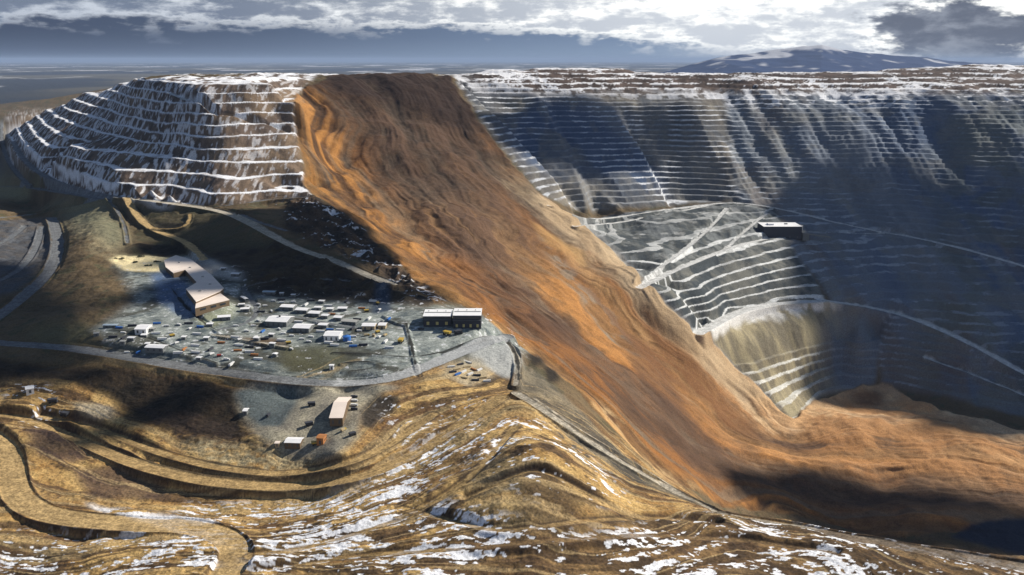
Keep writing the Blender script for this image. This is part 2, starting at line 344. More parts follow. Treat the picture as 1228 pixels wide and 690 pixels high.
# ------------------------------------------------------------------ roads
road = np.zeros_like(h); roadc = np.zeros_like(h); berm = np.zeros_like(h); rut = np.zeros_like(h)
rmask = {}
def carve(name, pts, wid, shoulder=10, hh=None, smooth=6, step=10, bermh=2.4, flat=1.0, dmin=300, dmax=6000):
    """cut a road of width wid along pts; rmask[name] gets its surface"""
    global h
    q = []
    for (a, b) in zip(pts[:-1], pts[1:]):
        n = max(1, int(math.hypot(b[0]-a[0], b[1]-a[1])/step))
        for k in range(n):
            u, d, z = hit(a[0]+(b[0]-a[0])*k/n, a[1]+(b[1]-a[1])*k/n, h0, dmin, dmax); q.append((u*d, d, z))
    u, d, z = hit(pts[-1][0], pts[-1][1], h0, dmin, dmax); q.append((u*d, d, z)); q = np.array(q)
    for _ in range(smooth):
        q[1:-1] = (q[:-2]+2*q[1:-1]+q[2:])/4
    best = np.full(h.shape, 1e9, f4); zz = np.zeros(h.shape, f4)
    R = wid/2+shoulder+12
    for a, b in zip(q[:-1], q[1:]):
        d0, d1 = min(a[1], b[1])-R, max(a[1], b[1])+R
        j0, j1 = np.searchsorted(Ds, [d0, d1]); 
        um = [(x-s*R)/dd for x in (a[0], b[0]) for s in (-1, 1) for dd in (max(d0, 200), d1)]
        i0, i1 = np.searchsorted(us, [min(um), max(um)])
        if j1 <= j0 or i1 <= i0: continue
        xs, ds = X[j0:j1, i0:i1], D[j0:j1, i0:i1]
        L = (b[0]-a[0])**2+(b[1]-a[1])**2+1e-6
        t = np.clip(((xs-a[0])*(b[0]-a[0])+(ds-a[1])*(b[1]-a[1]))/L, 0, 1)
        r = np.sqrt((xs-a[0]-t*(b[0]-a[0]))**2+(ds-a[1]-t*(b[1]-a[1]))**2)
        bb = best[j0:j1, i0:i1]; zb = zz[j0:j1, i0:i1]; mk = r < bb
        bb[mk] = r[mk]; zb[mk] = (a[2]+t*(b[2]-a[2]))[mk]
    k = 1-ss(wid/2, wid/2+shoulder, best)
    h = h*(1-k*flat)+zz*k*flat
    s = 1-ss(wid/2-1.5, wid/2+.5, best+n2*3+clod*2)
    be = np.exp(-((best-wid/2-2.2)/1.6)**2)*flat
    h = h-be*bermh; berm[:] = np.maximum(berm, be)
    rut[:] = np.maximum(rut, s*(np.exp(-((best-wid*.17)/1.1)**2)+np.exp(-((best-wid*.36)/1.0)**2)))
    rmask[name] = np.maximum(rmask.get(name, 0), s); road[:] = np.maximum(road, s)
    return best
carve('grey', [(-40, 408), (0, 412), (80, 417), (150, 428), (240, 444), (330, 455), (400, 461), (450, 459), (490, 449), (530, 432), (570, 417), (605, 405)], 28, 12, bermh=1.6)
carve('grey', [(0, 262), (50, 257), (100, 247), (132, 238)], 26, 14)
carve('pale', [(150, 237), (215, 246), (250, 250), (285, 258), (305, 272), (330, 285), (360, 301), (400, 312), (430, 326), (452, 336), (470, 342)], 24, 10)
carve('grey', [(16, 170), (22, 190), (50, 212), (100, 230), (160, 240)], 22, 12)
carve('grey', [(250, 250), (290, 246), (330, 238), (372, 237)], 12, 8)
carve('grey', [(290, 258), (320, 272), (345, 278)], 12, 8)
carve('grey', [(470, 342), (430, 339), (390, 336), (340, 336), (300, 342), (287, 348)], 9, 6)
carve('tan', [(152, 238), (162, 262), (178, 278), (205, 284), (230, 287), (243, 298), (245, 312)], 18, 6)
carve('ochre', [(182, 275), (215, 276), (235, 274), (232, 262), (228, 258)], 8, 5)
carve('grey', [(130, 240), (146, 250), (152, 270), (153, 292)], 7, 5)
# pit roads, snow covered
carve('white', [(660, 247), (700, 266), (740, 261), (800, 252), (860, 244), (890, 243), (930, 250), (970, 259), (1010, 270), (1060, 279)], 22, 8)
carve('white', [(690, 272), (740, 268), (800, 257), (850, 247)], 18, 8)
carve('white', [(872, 250), (850, 278), (820, 300), (790, 322), (768, 340)], 14, 6)
carve('white', [(920, 256), (895, 275), (875, 295), (862, 306)], 12, 6)
carve('white', [(768, 346), (800, 328), (840, 312), (880, 295), (930, 285), (960, 279)], 22, 8)
carve('palegrey', [(1060, 279), (1110, 288), (1160, 300), (1228, 320), (1300, 340)], 24, 8)  # pale grey stretches of the pit roads along the right wall
carve('palegrey', [(960, 279), (1020, 281), (1060, 281)], 12, 6)
carve('white', [(838, 400), (850, 395), (880, 374), (930, 364), (990, 361)], 30, 10)
carve('palegrey', [(990, 361), (1050, 370), (1100, 384), (1160, 410), (1228, 448), (1300, 486)], 28, 8)
carve('palegrey', [(1110, 430), (1180, 455), (1240, 480)], 12, 6)
# foreground haul roads
carve('ochre', [(-10, 500), (20, 500), (60, 515), (110, 535), (170, 560), (240, 577), (320, 585), (390, 582), (450, 568), (500, 545), (540, 520), (575, 495), (600, 478)], 20, 5)
carve('ochre', [(50, 500), (120, 515), (180, 540), (250, 560), (330, 570), (400, 562), (450, 545), (490, 520), (520, 498)], 12, 6, bermh=1.2)
carve('tan', [(-20, 520), (8, 530), (18, 570), (10, 590), (40, 615), (100, 625), (170, 630), (230, 632), (270, 642), (292, 656), (285, 675), (262, 700)], 31, 6)
carve('ochre', [(300, 668), (360, 660), (430, 640), (490, 620), (500, 616)], 9, 7, bermh=.3)
carve('ochre', [(480, 620), (530, 600), (580, 560), (600, 530), (620, 510)], 8, 7, bermh=.3)
carve('pale', [(620, 470), (660, 498), (700, 525), (750, 558), (800, 585), (850, 612), (868, 620)], 13, 6, dmin=900, dmax=1160)
carve('pale', [(868, 621), (950, 634), (1040, 650), (1130, 665), (1228, 682), (1300, 694)], 22, 7, dmax=1200)
carve('pale', [(640, 478), (690, 512), (745, 545), (800, 575), (850, 600), (868, 612)], 5, 5, bermh=.4, dmin=900, dmax=1160)
carve('pale', [(600, 405), (622, 415), (628, 440), (618, 462)], 9, 5, dmax=1500)
for ln, wd in (([(300, 690), (420, 668), (540, 660), (680, 648), (780, 642), (900, 650), (1000, 664)], 7), ([(480, 610), (600, 640), (700, 625), (790, 622), (860, 630)], 6), ([(560, 600), (640, 560), (700, 590), (760, 625)], 5)):
    carve('ochre', ln, wd, 7, bermh=.2)
for ln, wd in (([(487, 388), (491, 405), (497, 430), (502, 452)], 5), ([(400, 423), (440, 424), (480, 428), (500, 429), (540, 420), (580, 402), (600, 401), (616, 414), (626, 440), (622, 456)], 5),
               ([(460, 378), (462, 385), (488, 390)], 3), ([(532, 424), (560, 417), (590, 408)], 9), ([(410, 436), (440, 432), (465, 437), (440, 445), (412, 446)], 5), ([(120, 398), (170, 402), (215, 420), (260, 436)], 4), ([(205, 345), (225, 372), (250, 392), (262, 398)], 5)):
    carve('ditch', ln, wd, 4, bermh=-.5, smooth=3)
carve('pale', [(255, 402), (290, 407), (345, 417)], 6, 4)
carve('grey', [(290, 345), (305, 362), (318, 378), (300, 390), (262, 396)], 9, 4, bermh=.6)
carve('grey', [(318, 378), (360, 380), (400, 390), (450, 396)], 9, 4, bermh=.3)
carve('white', [(203, 112), (230, 124), (262, 140)], 13, 6, bermh=0)
carve('white', [(262, 140), (300, 148), (345, 160)], 9, 6, bermh=0)
carve('grey', [(62, 262), (74, 290), (70, 318), (45, 342), (10, 372), (-30, 400)], 26, 12)
carve('grey', [(-30, 226), (30, 224), (80, 233), (126, 240)], 20, 10)
carve('grey', [(2, 150), (-2, 172), (8, 200), (34, 222)], 18, 8)
carve('grey', [(-20, 345), (20, 330), (44, 305), (50, 272)], 16, 8)
carve('grey', [(-20, 300), (15, 290), (30, 272)], 14, 8)
print('roads', round(time.time()-T0, 1))
# ------------------------------------------------------------------ colour of the ground (its own colour, with shade put in where marked)
def col(*c): return np.array(c, f4)
RGB = np.empty((ND, NU, 3), f4)
def put(c, m):
    global RGB
    m = np.clip(m, 0, 1)[..., None]
    RGB = RGB*(1-m)+(np.asarray(c, f4) if np.ndim(c) == 1 else c)*m
def mix(a, b, t): t = np.clip(t, 0, 1)[..., None]; return np.asarray(a, f4)*(1-t)+np.asarray(b, f4)*t
SNOW = (.74, .75, .78)
p1 = fbm(X/90, D/90, 5, 200); p2 = fbm(X/22, D/22, 4, 210); p3 = fbm(X/7, D/5, 3, 220)
lev = fbm(FR*4+.3*p1, X/240, 4, 230)            # streaks that follow the level lines
gy, gx = np.gradient(h); sl = np.hypot(gx/np.maximum(np.gradient(X, axis=1), .1), (gy)/np.maximum(np.gradient(D, axis=0), .1))
flatn = ss(.45, .15, sl)
# wild ground
RGB[:] = mix((.085, .062, .034), (.14, .10, .055), .5+p1*1.3+p3*.3)
put((.06, .065, .035), ss(.1, .4, p2)*.6)
# valley plain
plain = ss(3600, 5200, D)*(h > 420)
plain = np.maximum(plain, ss(300, 460, h)*ss(2900, 3600, D))
fld = vn(X/900, D/2600, 240)*.6+fbm(X/2500, D/6000, 3, 241)
put(mix((.05, .052, .052), (.10, .095, .08), .5+fld), plain)  # dark fields; cloud shade over the valley is in this colour and the next
put((.03, .037, .05), plain*ss(.1, .3, fbm(X/5200, D/9000, 3, 245)))
put(SNOW, plain*ss(.28, .42, fbm(X/1600, D/5000, 3, 249))*.55*ss(8000, 20000, D))
# left hillside
lz = zone([(0, 262), (60, 258), (132, 262), (120, 300), (60, 345), (0, 392)], (10, 8))
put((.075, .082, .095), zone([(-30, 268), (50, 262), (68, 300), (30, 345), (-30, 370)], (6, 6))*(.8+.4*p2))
put((.30, .25, .15), zone([(75, 262), (100, 268), (150, 300), (140, 312), (110, 300)], (8, 8))*(.7+p2))
put((.20, .20, .13), zone([(60, 240), (130, 244), (155, 285), (140, 300), (80, 262)], (10, 8))*.7)
put((.20, .19, .11), zone([(-20, 208), (60, 222), (30, 240), (-20, 236)], (10, 8))*.8)
put((.13, .12, .06), zone([(30, 395), (110, 385), (120, 412), (40, 412)], (12, 10))*.7)
# foreground
och = mix((.56, .37, .145), (.33, .185, .062), .5+p2*1.2+lev*.8)
och = mix(och, (.10, .062, .035), ss(.0, .3, fbm(FR*9+3, X/130, 4, 250)+.25*p2)*.85)
och = mix(och, (.05, .034, .022), ss(.15, .35, .7*frow+.3*p3+.35*p2)*.7)
och = mix(och, (.20, .11, .05), ss(.1, .35, p1+.4*p3)*.5)
och = mix(och, (.50, .38, .19), ss(.12, .4, lev)*.5)
fgz = ss(1300, 1225, D)*(1-slide)
put(och, fgz)
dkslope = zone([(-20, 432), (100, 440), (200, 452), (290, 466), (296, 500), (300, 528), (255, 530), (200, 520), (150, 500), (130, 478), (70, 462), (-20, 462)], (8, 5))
put(mix((.02, .016, .011), (.055, .037, .02), .5+p2+lev*.6), dkslope*1.0)  # dark soil, with the shade of this slope put into its colour
put((.045, .03, .022), zone([(170, 492), (230, 498), (285, 512), (280, 534), (230, 535), (190, 522)], (6, 4))*(.7+.6*p3))
put((.10, .065, .05), zone([(30, 522), (70, 520), (110, 545), (90, 556), (45, 550)], (6, 4))*.85)
put((.12, .078, .055), zone([(85, 562), (140, 556), (195, 575), (200, 590), (110, 592)], (6, 4))*.85)
put((.13, .085, .042), zone([(625, 580), (665, 572), (700, 600), (700, 622), (650, 625), (620, 612)], (10, 8))*.9)
put((.15, .13, .085), zone([(560, 568), (600, 545), (640, 560), (610, 590), (560, 600)], (10, 8))*.6)
put((.55, .45, .26), zone([(215, 530), (300, 536), (400, 548), (330, 562), (250, 556)], (10, 5))*(.6+p3))
put((.05, .04, .03), zone([(432, 498), (450, 478), (480, 480), (474, 498), (448, 520), (432, 518)], (4, 3)))
put((.09, .09, .085), ss(.10, .3, p3)*zone([(640, 480), (700, 500), (790, 565), (860, 610), (820, 600), (740, 575), (680, 530)], (5, 4), 900, 1200)*.9)
put((.36, .33, .26), zone([(90, 488), (135, 492), (140, 508), (100, 508)], (6, 4))*.8)
# yards
gr = mix((.085, .105, .11), (.31, .335, .31), .5+p1*.8+p2*.7+p3*.7)
gr = gr*f4(1.0); put(gr, yard*1.0)
put((.045, .042, .028), yard*ss(.03, .25, fbm(X/34, D/26, 4, 260))*.75*(1-zone([(440, 395), (600, 385), (620, 420), (480, 430)], (6, 6))))
put((.10, .095, .05), zone([(340, 415), (400, 412), (425, 440), (370, 448), (335, 440)], (8, 6))*.8)
put((.12, .075, .04), zone([(285, 402), (330, 404), (345, 414), (300, 412)], (5, 3))*.9)
lot = zone([(130, 310), (148, 302), (215, 307), (202, 328), (150, 324)], (3, 3)); put(mix((.78, .66, .38), (.62, .52, .30), .5+p3), lot)
put((.46, .45, .42), zone([(205, 306), (230, 306), (300, 326), (290, 340), (250, 330)], (5, 4))*.7)
put((.10, .16, .28), zone([(182, 330), (205, 322), (232, 350), (245, 380), (225, 385), (190, 362)], (5, 4))*(.75+.5*p2))  # blue shadow of the main building painted onto the court
put((.30, .32, .22), zone([(235, 385), (275, 372), (285, 365), (280, 382), (250, 395)], (5, 3))*.8)
y2 = zone([(282, 470), (300, 462), (450, 462), (485, 466), (455, 476), (435, 496), (430, 530), (400, 548), (350, 545), (310, 528), (290, 500)], (5, 4))
put(mix((.33, .30, .22), (.22, .20, .16), .5+p2), y2)
put((.105, .125, .125), zone([(282, 472), (300, 466), (360, 464), (356, 490), (338, 512), (312, 512), (292, 498)], (4, 3)))
put((.34, .35, .34), zone([(560, 420), (615, 412), (628, 440), (612, 454), (570, 440)], (4, 3))*.9)
put((.42, .36, .25), zone([(535, 440), (575, 430), (592, 452), (560, 462), (530, 452)], (5, 3))*.8)
# dark rock behind the yard
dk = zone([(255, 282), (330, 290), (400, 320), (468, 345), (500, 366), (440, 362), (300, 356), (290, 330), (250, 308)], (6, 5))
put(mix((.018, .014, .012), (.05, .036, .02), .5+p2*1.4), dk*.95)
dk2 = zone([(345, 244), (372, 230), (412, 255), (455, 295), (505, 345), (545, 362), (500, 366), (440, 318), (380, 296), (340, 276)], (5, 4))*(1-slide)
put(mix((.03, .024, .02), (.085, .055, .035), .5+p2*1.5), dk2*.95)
put((.34, .19, .07), dk2*ss(.18, .3, fbm(fa*30, FS*4, 3, 268))*.5*ss(1950, 1850, D))
put((.07, .062, .035), zone([(155, 242), (245, 250), (300, 275), (330, 292), (250, 300), (165, 288)], (6, 5))*.7)
put((.015, .013, .01), zone([(185, 262), (225, 268), (220, 275), (190, 276)], (3, 3))*.8+zone([(160, 292), (232, 290), (240, 303), (170, 302)], (3, 3))*.9)
put((.035, .055, .09), zone([(452, 345), (466, 345), (470, 372), (445, 376)], (3, 3))*.9)
# dump
db = mix((.12, .088, .068), (.06, .045, .036), .5+p2*1.2); db = mix(db, (.17, .12, .075), ss(.1, .5, fbm(X/120, h/60, 3, 270))*.6)
put(db*f4(1.35), dump)
# walls
cb = mix((.070, .075, .085), (.15, .135, .115), .5+fbm(U*18, h/260, 4, 275)*1.2)
cb = mix(cb, (.05, .085, .16), zone([(600, 150), (650, 118), (740, 128), (775, 160), (800, 225), (740, 245), (690, 225), (640, 205)], (14, 14))*.85)  # bluish rock, with the blue shade on these benches put into its colour
cb = mix(cb, (.26, .24, .19), ss(.15, .5, fbm(X/60, D/120, 4, 281))*.35)
put(cb, central)
put((.28, .25, .20), central*zone([(668, 215), (722, 215), (740, 240), (700, 262), (670, 250)], (6, 4))*.8)
put((.20, .20, .20), zone([(690, 110), (710, 108), (770, 150), (800, 190), (790, 200), (740, 160)], (6, 8))*.6*central)
rb = mix((.075, .108, .175), (.145, .165, .195), .5+fbm(UD*16, h/300, 4, 285)*1.5)  # blue of the wall's shade is put into this rock colour
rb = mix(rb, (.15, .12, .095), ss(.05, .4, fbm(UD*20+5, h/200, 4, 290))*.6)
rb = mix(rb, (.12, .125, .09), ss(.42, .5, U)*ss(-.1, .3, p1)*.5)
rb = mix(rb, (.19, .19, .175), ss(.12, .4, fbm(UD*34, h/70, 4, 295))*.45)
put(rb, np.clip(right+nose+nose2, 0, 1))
put((.12, .085, .06), ss(130, 100, h)*right)
pxx = proj(X, D, h)[0]; n2f = ss(1010, 975, pxx+25*p1)
put(mix((.050, .060, .066), (.14, .14, .125), .5+p2*1.3+p1), nose)
put((.16, .175, .18), nose*ss(560, 520, h)*ss(-.1, .3, p2+p1)*.8)
put(mix((.34, .29, .18), (.19, .165, .115), .5+fbm(X/16+D/30, h/60, 4, 300)*1.5), nose2*n2f)
put((.27, .27, .26), zone([(655, 250), (700, 262), (745, 305), (790, 358), (845, 402), (885, 445), (925, 490), (900, 480), (840, 420), (780, 365), (720, 305)], (6, 4))*.9)
put((.33, .30, .24), zone([(845, 410), (880, 440), (930, 492), (940, 500), (915, 500), (870, 455)], (5, 3)))
# snow on benches and flats
pat = fbm(X/30, D/30, 4, 310); stripe = fbm(X/7, h/16+X/300, 4, 315)
dled = m*(fr_d < .07)
put(SNOW, dled*(.6+.4*ss(-.5, .0, pat+.4*p3)))
put(SNOW, dump*(1-plain)*(fr_d > .1)*ss(-.02, .22, stripe+pat*.45-.16+.12*ss(-.28, -.36, U))*(.42+.25*ss(-.28, -.36, U))*ss(60, 70, h))  # face snow; extra on the left part to lighten its shaded faces
put(SNOW, dump*ss(70, 64, h)*ss(-.25, .05, pat))
cled = central*mc*(fr_c < .16)
bl = fbm(X/200, D/200, 3, 320)
put((.60, .62, .65), cled*(.22+.72*ss(-.28, .3, pat+bl+.5*p2)))
put(mix((.17, .165, .155), (.11, .12, .135), .5+p2*1.5), central*ss(.12, .3, fbm(X/170, D/230, 4, 323))*.75)
put(SNOW, central*ss(-.05, .25, pat+.5*p2)*ss(125, 95, h)*.9)
rl = right*(fr_r < .12)
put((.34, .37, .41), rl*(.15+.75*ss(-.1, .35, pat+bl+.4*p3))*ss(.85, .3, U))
put((.15, .155, .16), right*ss(.2, .4, fbm(X/90, D/70, 5, 326))*.6)
rimb = mix((.105, .075, .062), (.05, .036, .03), .5+p2+p1)
put(rimb, mrim)
put(SNOW, mrim*ss(.0, .14, (fr_q < .25)*.34-.19+pat*.5+bl*.6+.3*p3)*.95)
put(SNOW, right*ss(200, 150, h)*(1-mrim)*ss(.2, .35, pat*.6+(fr_r < .2)*.25+bl*.4)*.8)
put(SNOW, ss(3600, 3700, D)*ss(6000, 4800, D)*(1-mrim)*(h < 150)*ss(-.1, .1, pat+.1)*.9)
nl = nose*(fr_n < .08)
put((.64, .65, .64), nl*(.55+.4*ss(-.4, .1, pat))*(.5+.5*ss(500, 530, h)))
put((.66, .65, .62), nose*ss(.3, .42, pat)*.45*ss(560, 500, h)*.5)
put((.62, .61, .56), nose2*(.15+.85*n2f)*((fr_2 < .16)*(.5+.5*ss(-.3, .2, pat))*ss(740, 760, h)))
put((.70, .69, .66), nose2*n2f*ss(680, 660, h-14*pat)*ss(-.3, .1, pat+.3))
# slide
sb = mix((.125, .072, .038), (.30, .145, .050), .5+str1*1.0+.3*str2+1.2*blotch+.4*lump)
sb = mix(sb, (.44, .205, .052), ss(.05, .45, .4*str2+.5*str1+.6*blotch+.3*lump)*.65)
sb = mix(sb, (.070, .046, .032), ss(.06, .4, fbm(fa*7+7, FS*1.5, 4, 330)+.5*blotch+.2*lump)*.85)
sb = mix(sb, (.19, .165, .13), ss(.10, .42, fbm(fa*14+2, FS*1.0, 4, 335)+.2*lump)*.6)
top = zone([(400, 88), (540, 92), (600, 200), (640, 300), (600, 330), (520, 300), (470, 230), (420, 150)], (22, 22))
sb = mix(sb, mix((.105, .078, .06), (.17, .115, .075), .5+blotch+.6*str1), top*.75)
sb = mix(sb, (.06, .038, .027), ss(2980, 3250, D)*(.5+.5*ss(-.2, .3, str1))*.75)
edge = ss(.15, .0, FT+.07*p2+.03*str2)
sb = mix(sb, mix((.44, .235, .07), (.56, .36, .15), .5+p2), edge*(.5+.5*str3+.5*str2)*.6)
sb = mix(sb, mix((.50, .42, .29), (.36, .30, .22), .5+lump), ss(.83, .98, FT+.10*str2+.06*p2+.05*blotch)*ss(2950, 2600, D)*.88)
sb = mix(sb, (.35, .235, .135), ss(250, 800, X)*ss(.0, .3, FT)*ss(-.4, .3, p1+str1+.5*blotch)*.6)
big = fbm(fa*3.2+1, FS*1.1, 3, 338)
sb = mix(sb, mix((.12, .075, .048), (.075, .048, .034), .5+lump), ss(.0, .35, big+.3*blotch)*.6*(1-edge))
sb = mix(sb, (.43, .25, .10), ss(.05, .4, -big+.2*blotch)*.35*ss(2500, 2100, D))
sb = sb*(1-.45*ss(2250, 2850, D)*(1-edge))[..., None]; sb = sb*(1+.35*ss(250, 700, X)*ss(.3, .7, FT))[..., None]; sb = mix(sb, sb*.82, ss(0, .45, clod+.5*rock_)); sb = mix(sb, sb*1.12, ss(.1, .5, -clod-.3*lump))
st = zone([(640, 275), (668, 300), (700, 335), (735, 375), (770, 430), (745, 425), (715, 385), (672, 330)], (7, 7)); sb = mix(sb, (.24, .225, .19), st*ss(-.3, .2, lump+str2)*.8)
st = zone([(640, 265), (700, 300), (705, 320), (650, 290)], (5, 5)); sb = mix(sb, (.50, .33, .14), st*.6)
st = zone([(700, 480), (730, 480), (800, 560), (850, 595), (800, 572), (740, 530)], (7, 6)); sb = mix(sb, (.48, .36, .20), st*ss(-.3, .2, lump+str2)*.7)
st = zone([(745, 395), (800, 440), (830, 500), (800, 500), (760, 450)], (8, 8)); sb = mix(sb, (.085, .055, .04), st*.6)
def pz(pts, c, a=.75, f=(9, 9), thr=-.25):
    global sb
    sb = mix(sb, c, zone(pts, f)*a*ss(thr, thr+.5, .6*str2+.5*str1+.5*blotch+.2*lump))
pz([(470, 250), (600, 330), (700, 430), (800, 520), (860, 590), (780, 545), (680, 455), (560, 355)], (.27, .125, .040), .8, (14, 12))
pz([(420, 135), (560, 155), (620, 225), (655, 300), (610, 335), (520, 300), (450, 220)], (.105, .068, .048), .85, (22, 20))
pz([(650, 265), (720, 308), (800, 390), (850, 450), (905, 515), (860, 515), (790, 455), (700, 350)], (.19, .095, .042), .8, (10, 12))
pz([(560, 320), (640, 350), (700, 400), (690, 420), (620, 390)], (.075, .046, .032), .85, (12, 10))
pz([(780, 470), (830, 500), (880, 555), (840, 560), (790, 520)], (.10, .062, .042), .7, (10, 10))
pz([(545, 361), (600, 392), (640, 420), (740, 508), (800, 566), (770, 548), (700, 484), (640, 428), (580, 386)], (.58, .38, .17), .8, (3, 4), -.35)
pz([(664, 290), (690, 300), (760, 380), (790, 420), (770, 410), (700, 335)], (.50, .33, .16), .55, (4, 5))
pz([(356, 112), (384, 108), (396, 150), (420, 200), (470, 252), (530, 318), (482, 300), (420, 255), (368, 222), (358, 170)], (.46, .235, .07), .75, (9, 10), -.25)
pz([(396, 92), (545, 94), (578, 150), (560, 165), (500, 130), (440, 118), (400, 112)], (.035, .022, .017), .95, (14, 12), -.7)  # dark brown scarp, with the shadow under its rim put into the colour
pz([(960, 503), (1010, 474), (1060, 476), (1110, 496), (1228, 530), (1300, 540), (1300, 600), (1228, 590), (1100, 568), (980, 560)], (.42, .225, .095), .7, (14, 8))
pz([(1020, 470), (1060, 470), (1060, 486), (1030, 486)], (.14, .07, .035), .8, (6, 5), -.6)
sb = mix(sb, mix((.56, .46, .32), (.40, .31, .2), .5+blotch), zone([(640, 228), (672, 250), (702, 270), (745, 310), (795, 360), (845, 404), (885, 446), (925, 488), (900, 480), (850, 440), (790, 385), (735, 325), (690, 285), (655, 258)], (5, 6))*.85)
sb = sb*np.array([.90, .82, .74], f4)
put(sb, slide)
# pit bottom water corner
pond = zone([(1138, 646), (1180, 632), (1228, 624), (1300, 615), (1300, 690), (1228, 668)], (3, 3), dmin=1150)
put((.02, .028, .05), pond)
# roads
RC = {'grey': (.19, .20, .21), 'ochre': (.50, .34, .15), 'tan': (.56, .39, .18), 'white': (.66, .66, .64), 'palegrey': (.62, .63, .62), 'pale': (.50, .45, .36), 'ditch': (.03, .03, .026)}
for k, mk in rmask.items():
    put(mix(RC[k], np.array(RC[k])*.72, .5+p3*1.2+p2*.4), mk*.93)
RGB *= (1-.28*rut*(.6+p3))[..., None]
put((.06, .04, .027), berm*.8*(1-ss(.2, .6, yard))*(fgz > .5))  # dark road edges: shading of the berms painted in
put((.40, .41, .41), rmask['grey']*zone([(400, 440), (470, 440), (560, 405), (600, 398), (615, 412), (500, 462), (400, 470)], (5, 4))*.8)
bar = zone([(640, 442), (700, 492), (760, 552), (830, 601), (872, 612), (862, 620), (780, 590), (700, 536), (645, 486), (615, 466), (628, 440)], (5, 4), 850, 1450)
put(mix((.20, .175, .125), (.065, .062, .052), .5+fbm(fa*20, X/90, 4, 351)+.8*p2), bar*(1-road)*(1-slide)*.85)
put((.05, .052, .042), zone([(862, 606), (950, 620), (1080, 644), (1228, 664), (1300, 676), (1300, 684), (1228, 674), (1080, 652), (950, 628), (868, 616)], (4, 3), 850, 1150)*.9*(1-slide))
put((.025, .02, .015), zone([(632, 424), (650, 422), (655, 436), (640, 442)], (3, 3))+zone([(652, 440), (668, 440), (672, 456), (658, 460)], (3, 3)))
low_ = zone([(290, 640), (500, 612), (700, 632), (860, 615), (1228, 668), (1300, 720), (-60, 720), (-60, 640), (150, 655)], (10, 8))
lowr = zone([(560, 640), (700, 628), (860, 622), (1228, 672), (1320, 720), (500, 720)], (14, 8))
put(mix((.17, .10, .05), (.09, .055, .03), .5+p2+p3), lowr*.7)
put(mix((.10, .062, .032), (.045, .03, .018), .5+p2), low_*ss(-.16, .14, fbm(FR*16+5, X/60, 4, 355))*.85*(1-road*.7))
RGB = RGB*(1-.13*fgz*(1-y2))[..., None]
trk = ss(.86, .95, 1-np.abs(fbm(FR*5+.5, X/420, 3, 360))*2.2)*fgz*(1-road)*(1-y2)*(1-dkslope)
put((.55, .40, .20), trk*.45)
peb = fbm(X/2.2, D/1.6, 3, 365); RGB = RGB*(1+(.55*peb*fgz)[..., None])
put((.045, .035, .028), fgz*(1-road)*ss(.42, .5, peb+.25*p3)*.7)
# foreground snow: lies in rows along the level lines
prow = fbm(FR*20, X/26, 4, 340); blob = fbm(X/60, D/26, 3, 345); spk = fbm(X/7, D/3.5, 3, 349)
def sn(z, th, a=1.0): put(SNOW, z*ss(th+.125, th+.16, prow*.7+blob*.38-frow*.3+spk*.5)*a*(1-road*.85))
sn(zone([(330, 600), (430, 590), (560, 500), (600, 520), (520, 585), (420, 640), (330, 655), (290, 665), (210, 608), (230, 596)], (10, 6)), .07)
sn(zone([(100, 598), (240, 620), (285, 640), (260, 655), (150, 620)], (4, 3)), -.3, .9)
sn(zone([(-10, 632), (120, 640), (250, 640), (270, 690), (-10, 700)], (8, 5)), .08)
sn(zone([(290, 640), (500, 600), (700, 640), (860, 620), (1000, 640), (1228, 680), (1228, 700), (290, 700)], (10, 5)), .06)
sn(zone([(540, 520), (640, 495), (720, 560), (760, 610), (650, 600), (560, 570)], (8, 6)), .2)
sn(zone([(450, 480), (600, 470), (560, 510), (480, 540)], (8, 6)), .22, .8)
sn(zone([(0, 460), (60, 470), (90, 520), (30, 520)], (6, 4)), .2)
sn(dk2+zone([(320, 236), (372, 234), (400, 262), (350, 262)], (6, 4)), .24, .8)
put(SNOW, ss(.50, .55, p3+.25*p2+.15*p1)*yard*.6*(1-road))
print('colour', round(time.time()-T0, 1))
# ------------------------------------------------------------------ materials
def lin(c): return c
def nodes(mt):
    mt.use_nodes = True; nt = mt.node_tree; nt.nodes.clear(); return nt
def ground_mat(name, bump=.5, scale=.35, rough=.95):
    mt = bpy.data.materials.new(name); nt = nodes(mt); n = nt.nodes; l = nt.links
    out = n.new('ShaderNodeOutputMaterial'); b = n.new('ShaderNodeBsdfPrincipled'); l.new(b.outputs[0], out.inputs[0])
    b.inputs['Roughness'].default_value = rough; b.inputs['Specular IOR Level'].default_value = .15
    at = n.new('ShaderNodeAttribute'); at.attribute_name = 'rock'
    tc = n.new('ShaderNodeTexCoord')
    nz = n.new('ShaderNodeTexNoise'); nz.inputs['Scale'].default_value = scale; nz.inputs['Detail'].default_value = 5; nz.inputs['Roughness'].default_value = .65
    l.new(tc.outputs['Object'], nz.inputs['Vector'])
    mr = n.new('ShaderNodeMapRange'); mr.inputs[1].default_value = .3; mr.inputs[2].default_value = .7; mr.inputs[3].default_value = .62; mr.inputs[4].default_value = 1.4
    l.new(nz.outputs['Fac'], mr.inputs[0])
    mx = n.new('ShaderNodeVectorMath'); mx.operation = 'MULTIPLY'; l.new(at.outputs['Color'], mx.inputs[0])
    cb = n.new('ShaderNodeCombineXYZ'); [l.new(mr.outputs[0], cb.inputs[k]) for k in range(3)]; l.new(cb.outputs[0], mx.inputs[1])
    l.new(mx.outputs[0], b.inputs['Base Color'])
    bp = n.new('ShaderNodeBump'); bp.inputs['Strength'].default_value = bump; bp.inputs['Distance'].default_value = 1.5
    l.new(nz.outputs['Fac'], bp.inputs['Height']); l.new(bp.outputs[0], b.inputs['Normal'])
    return mt
GM = ground_mat('earth')
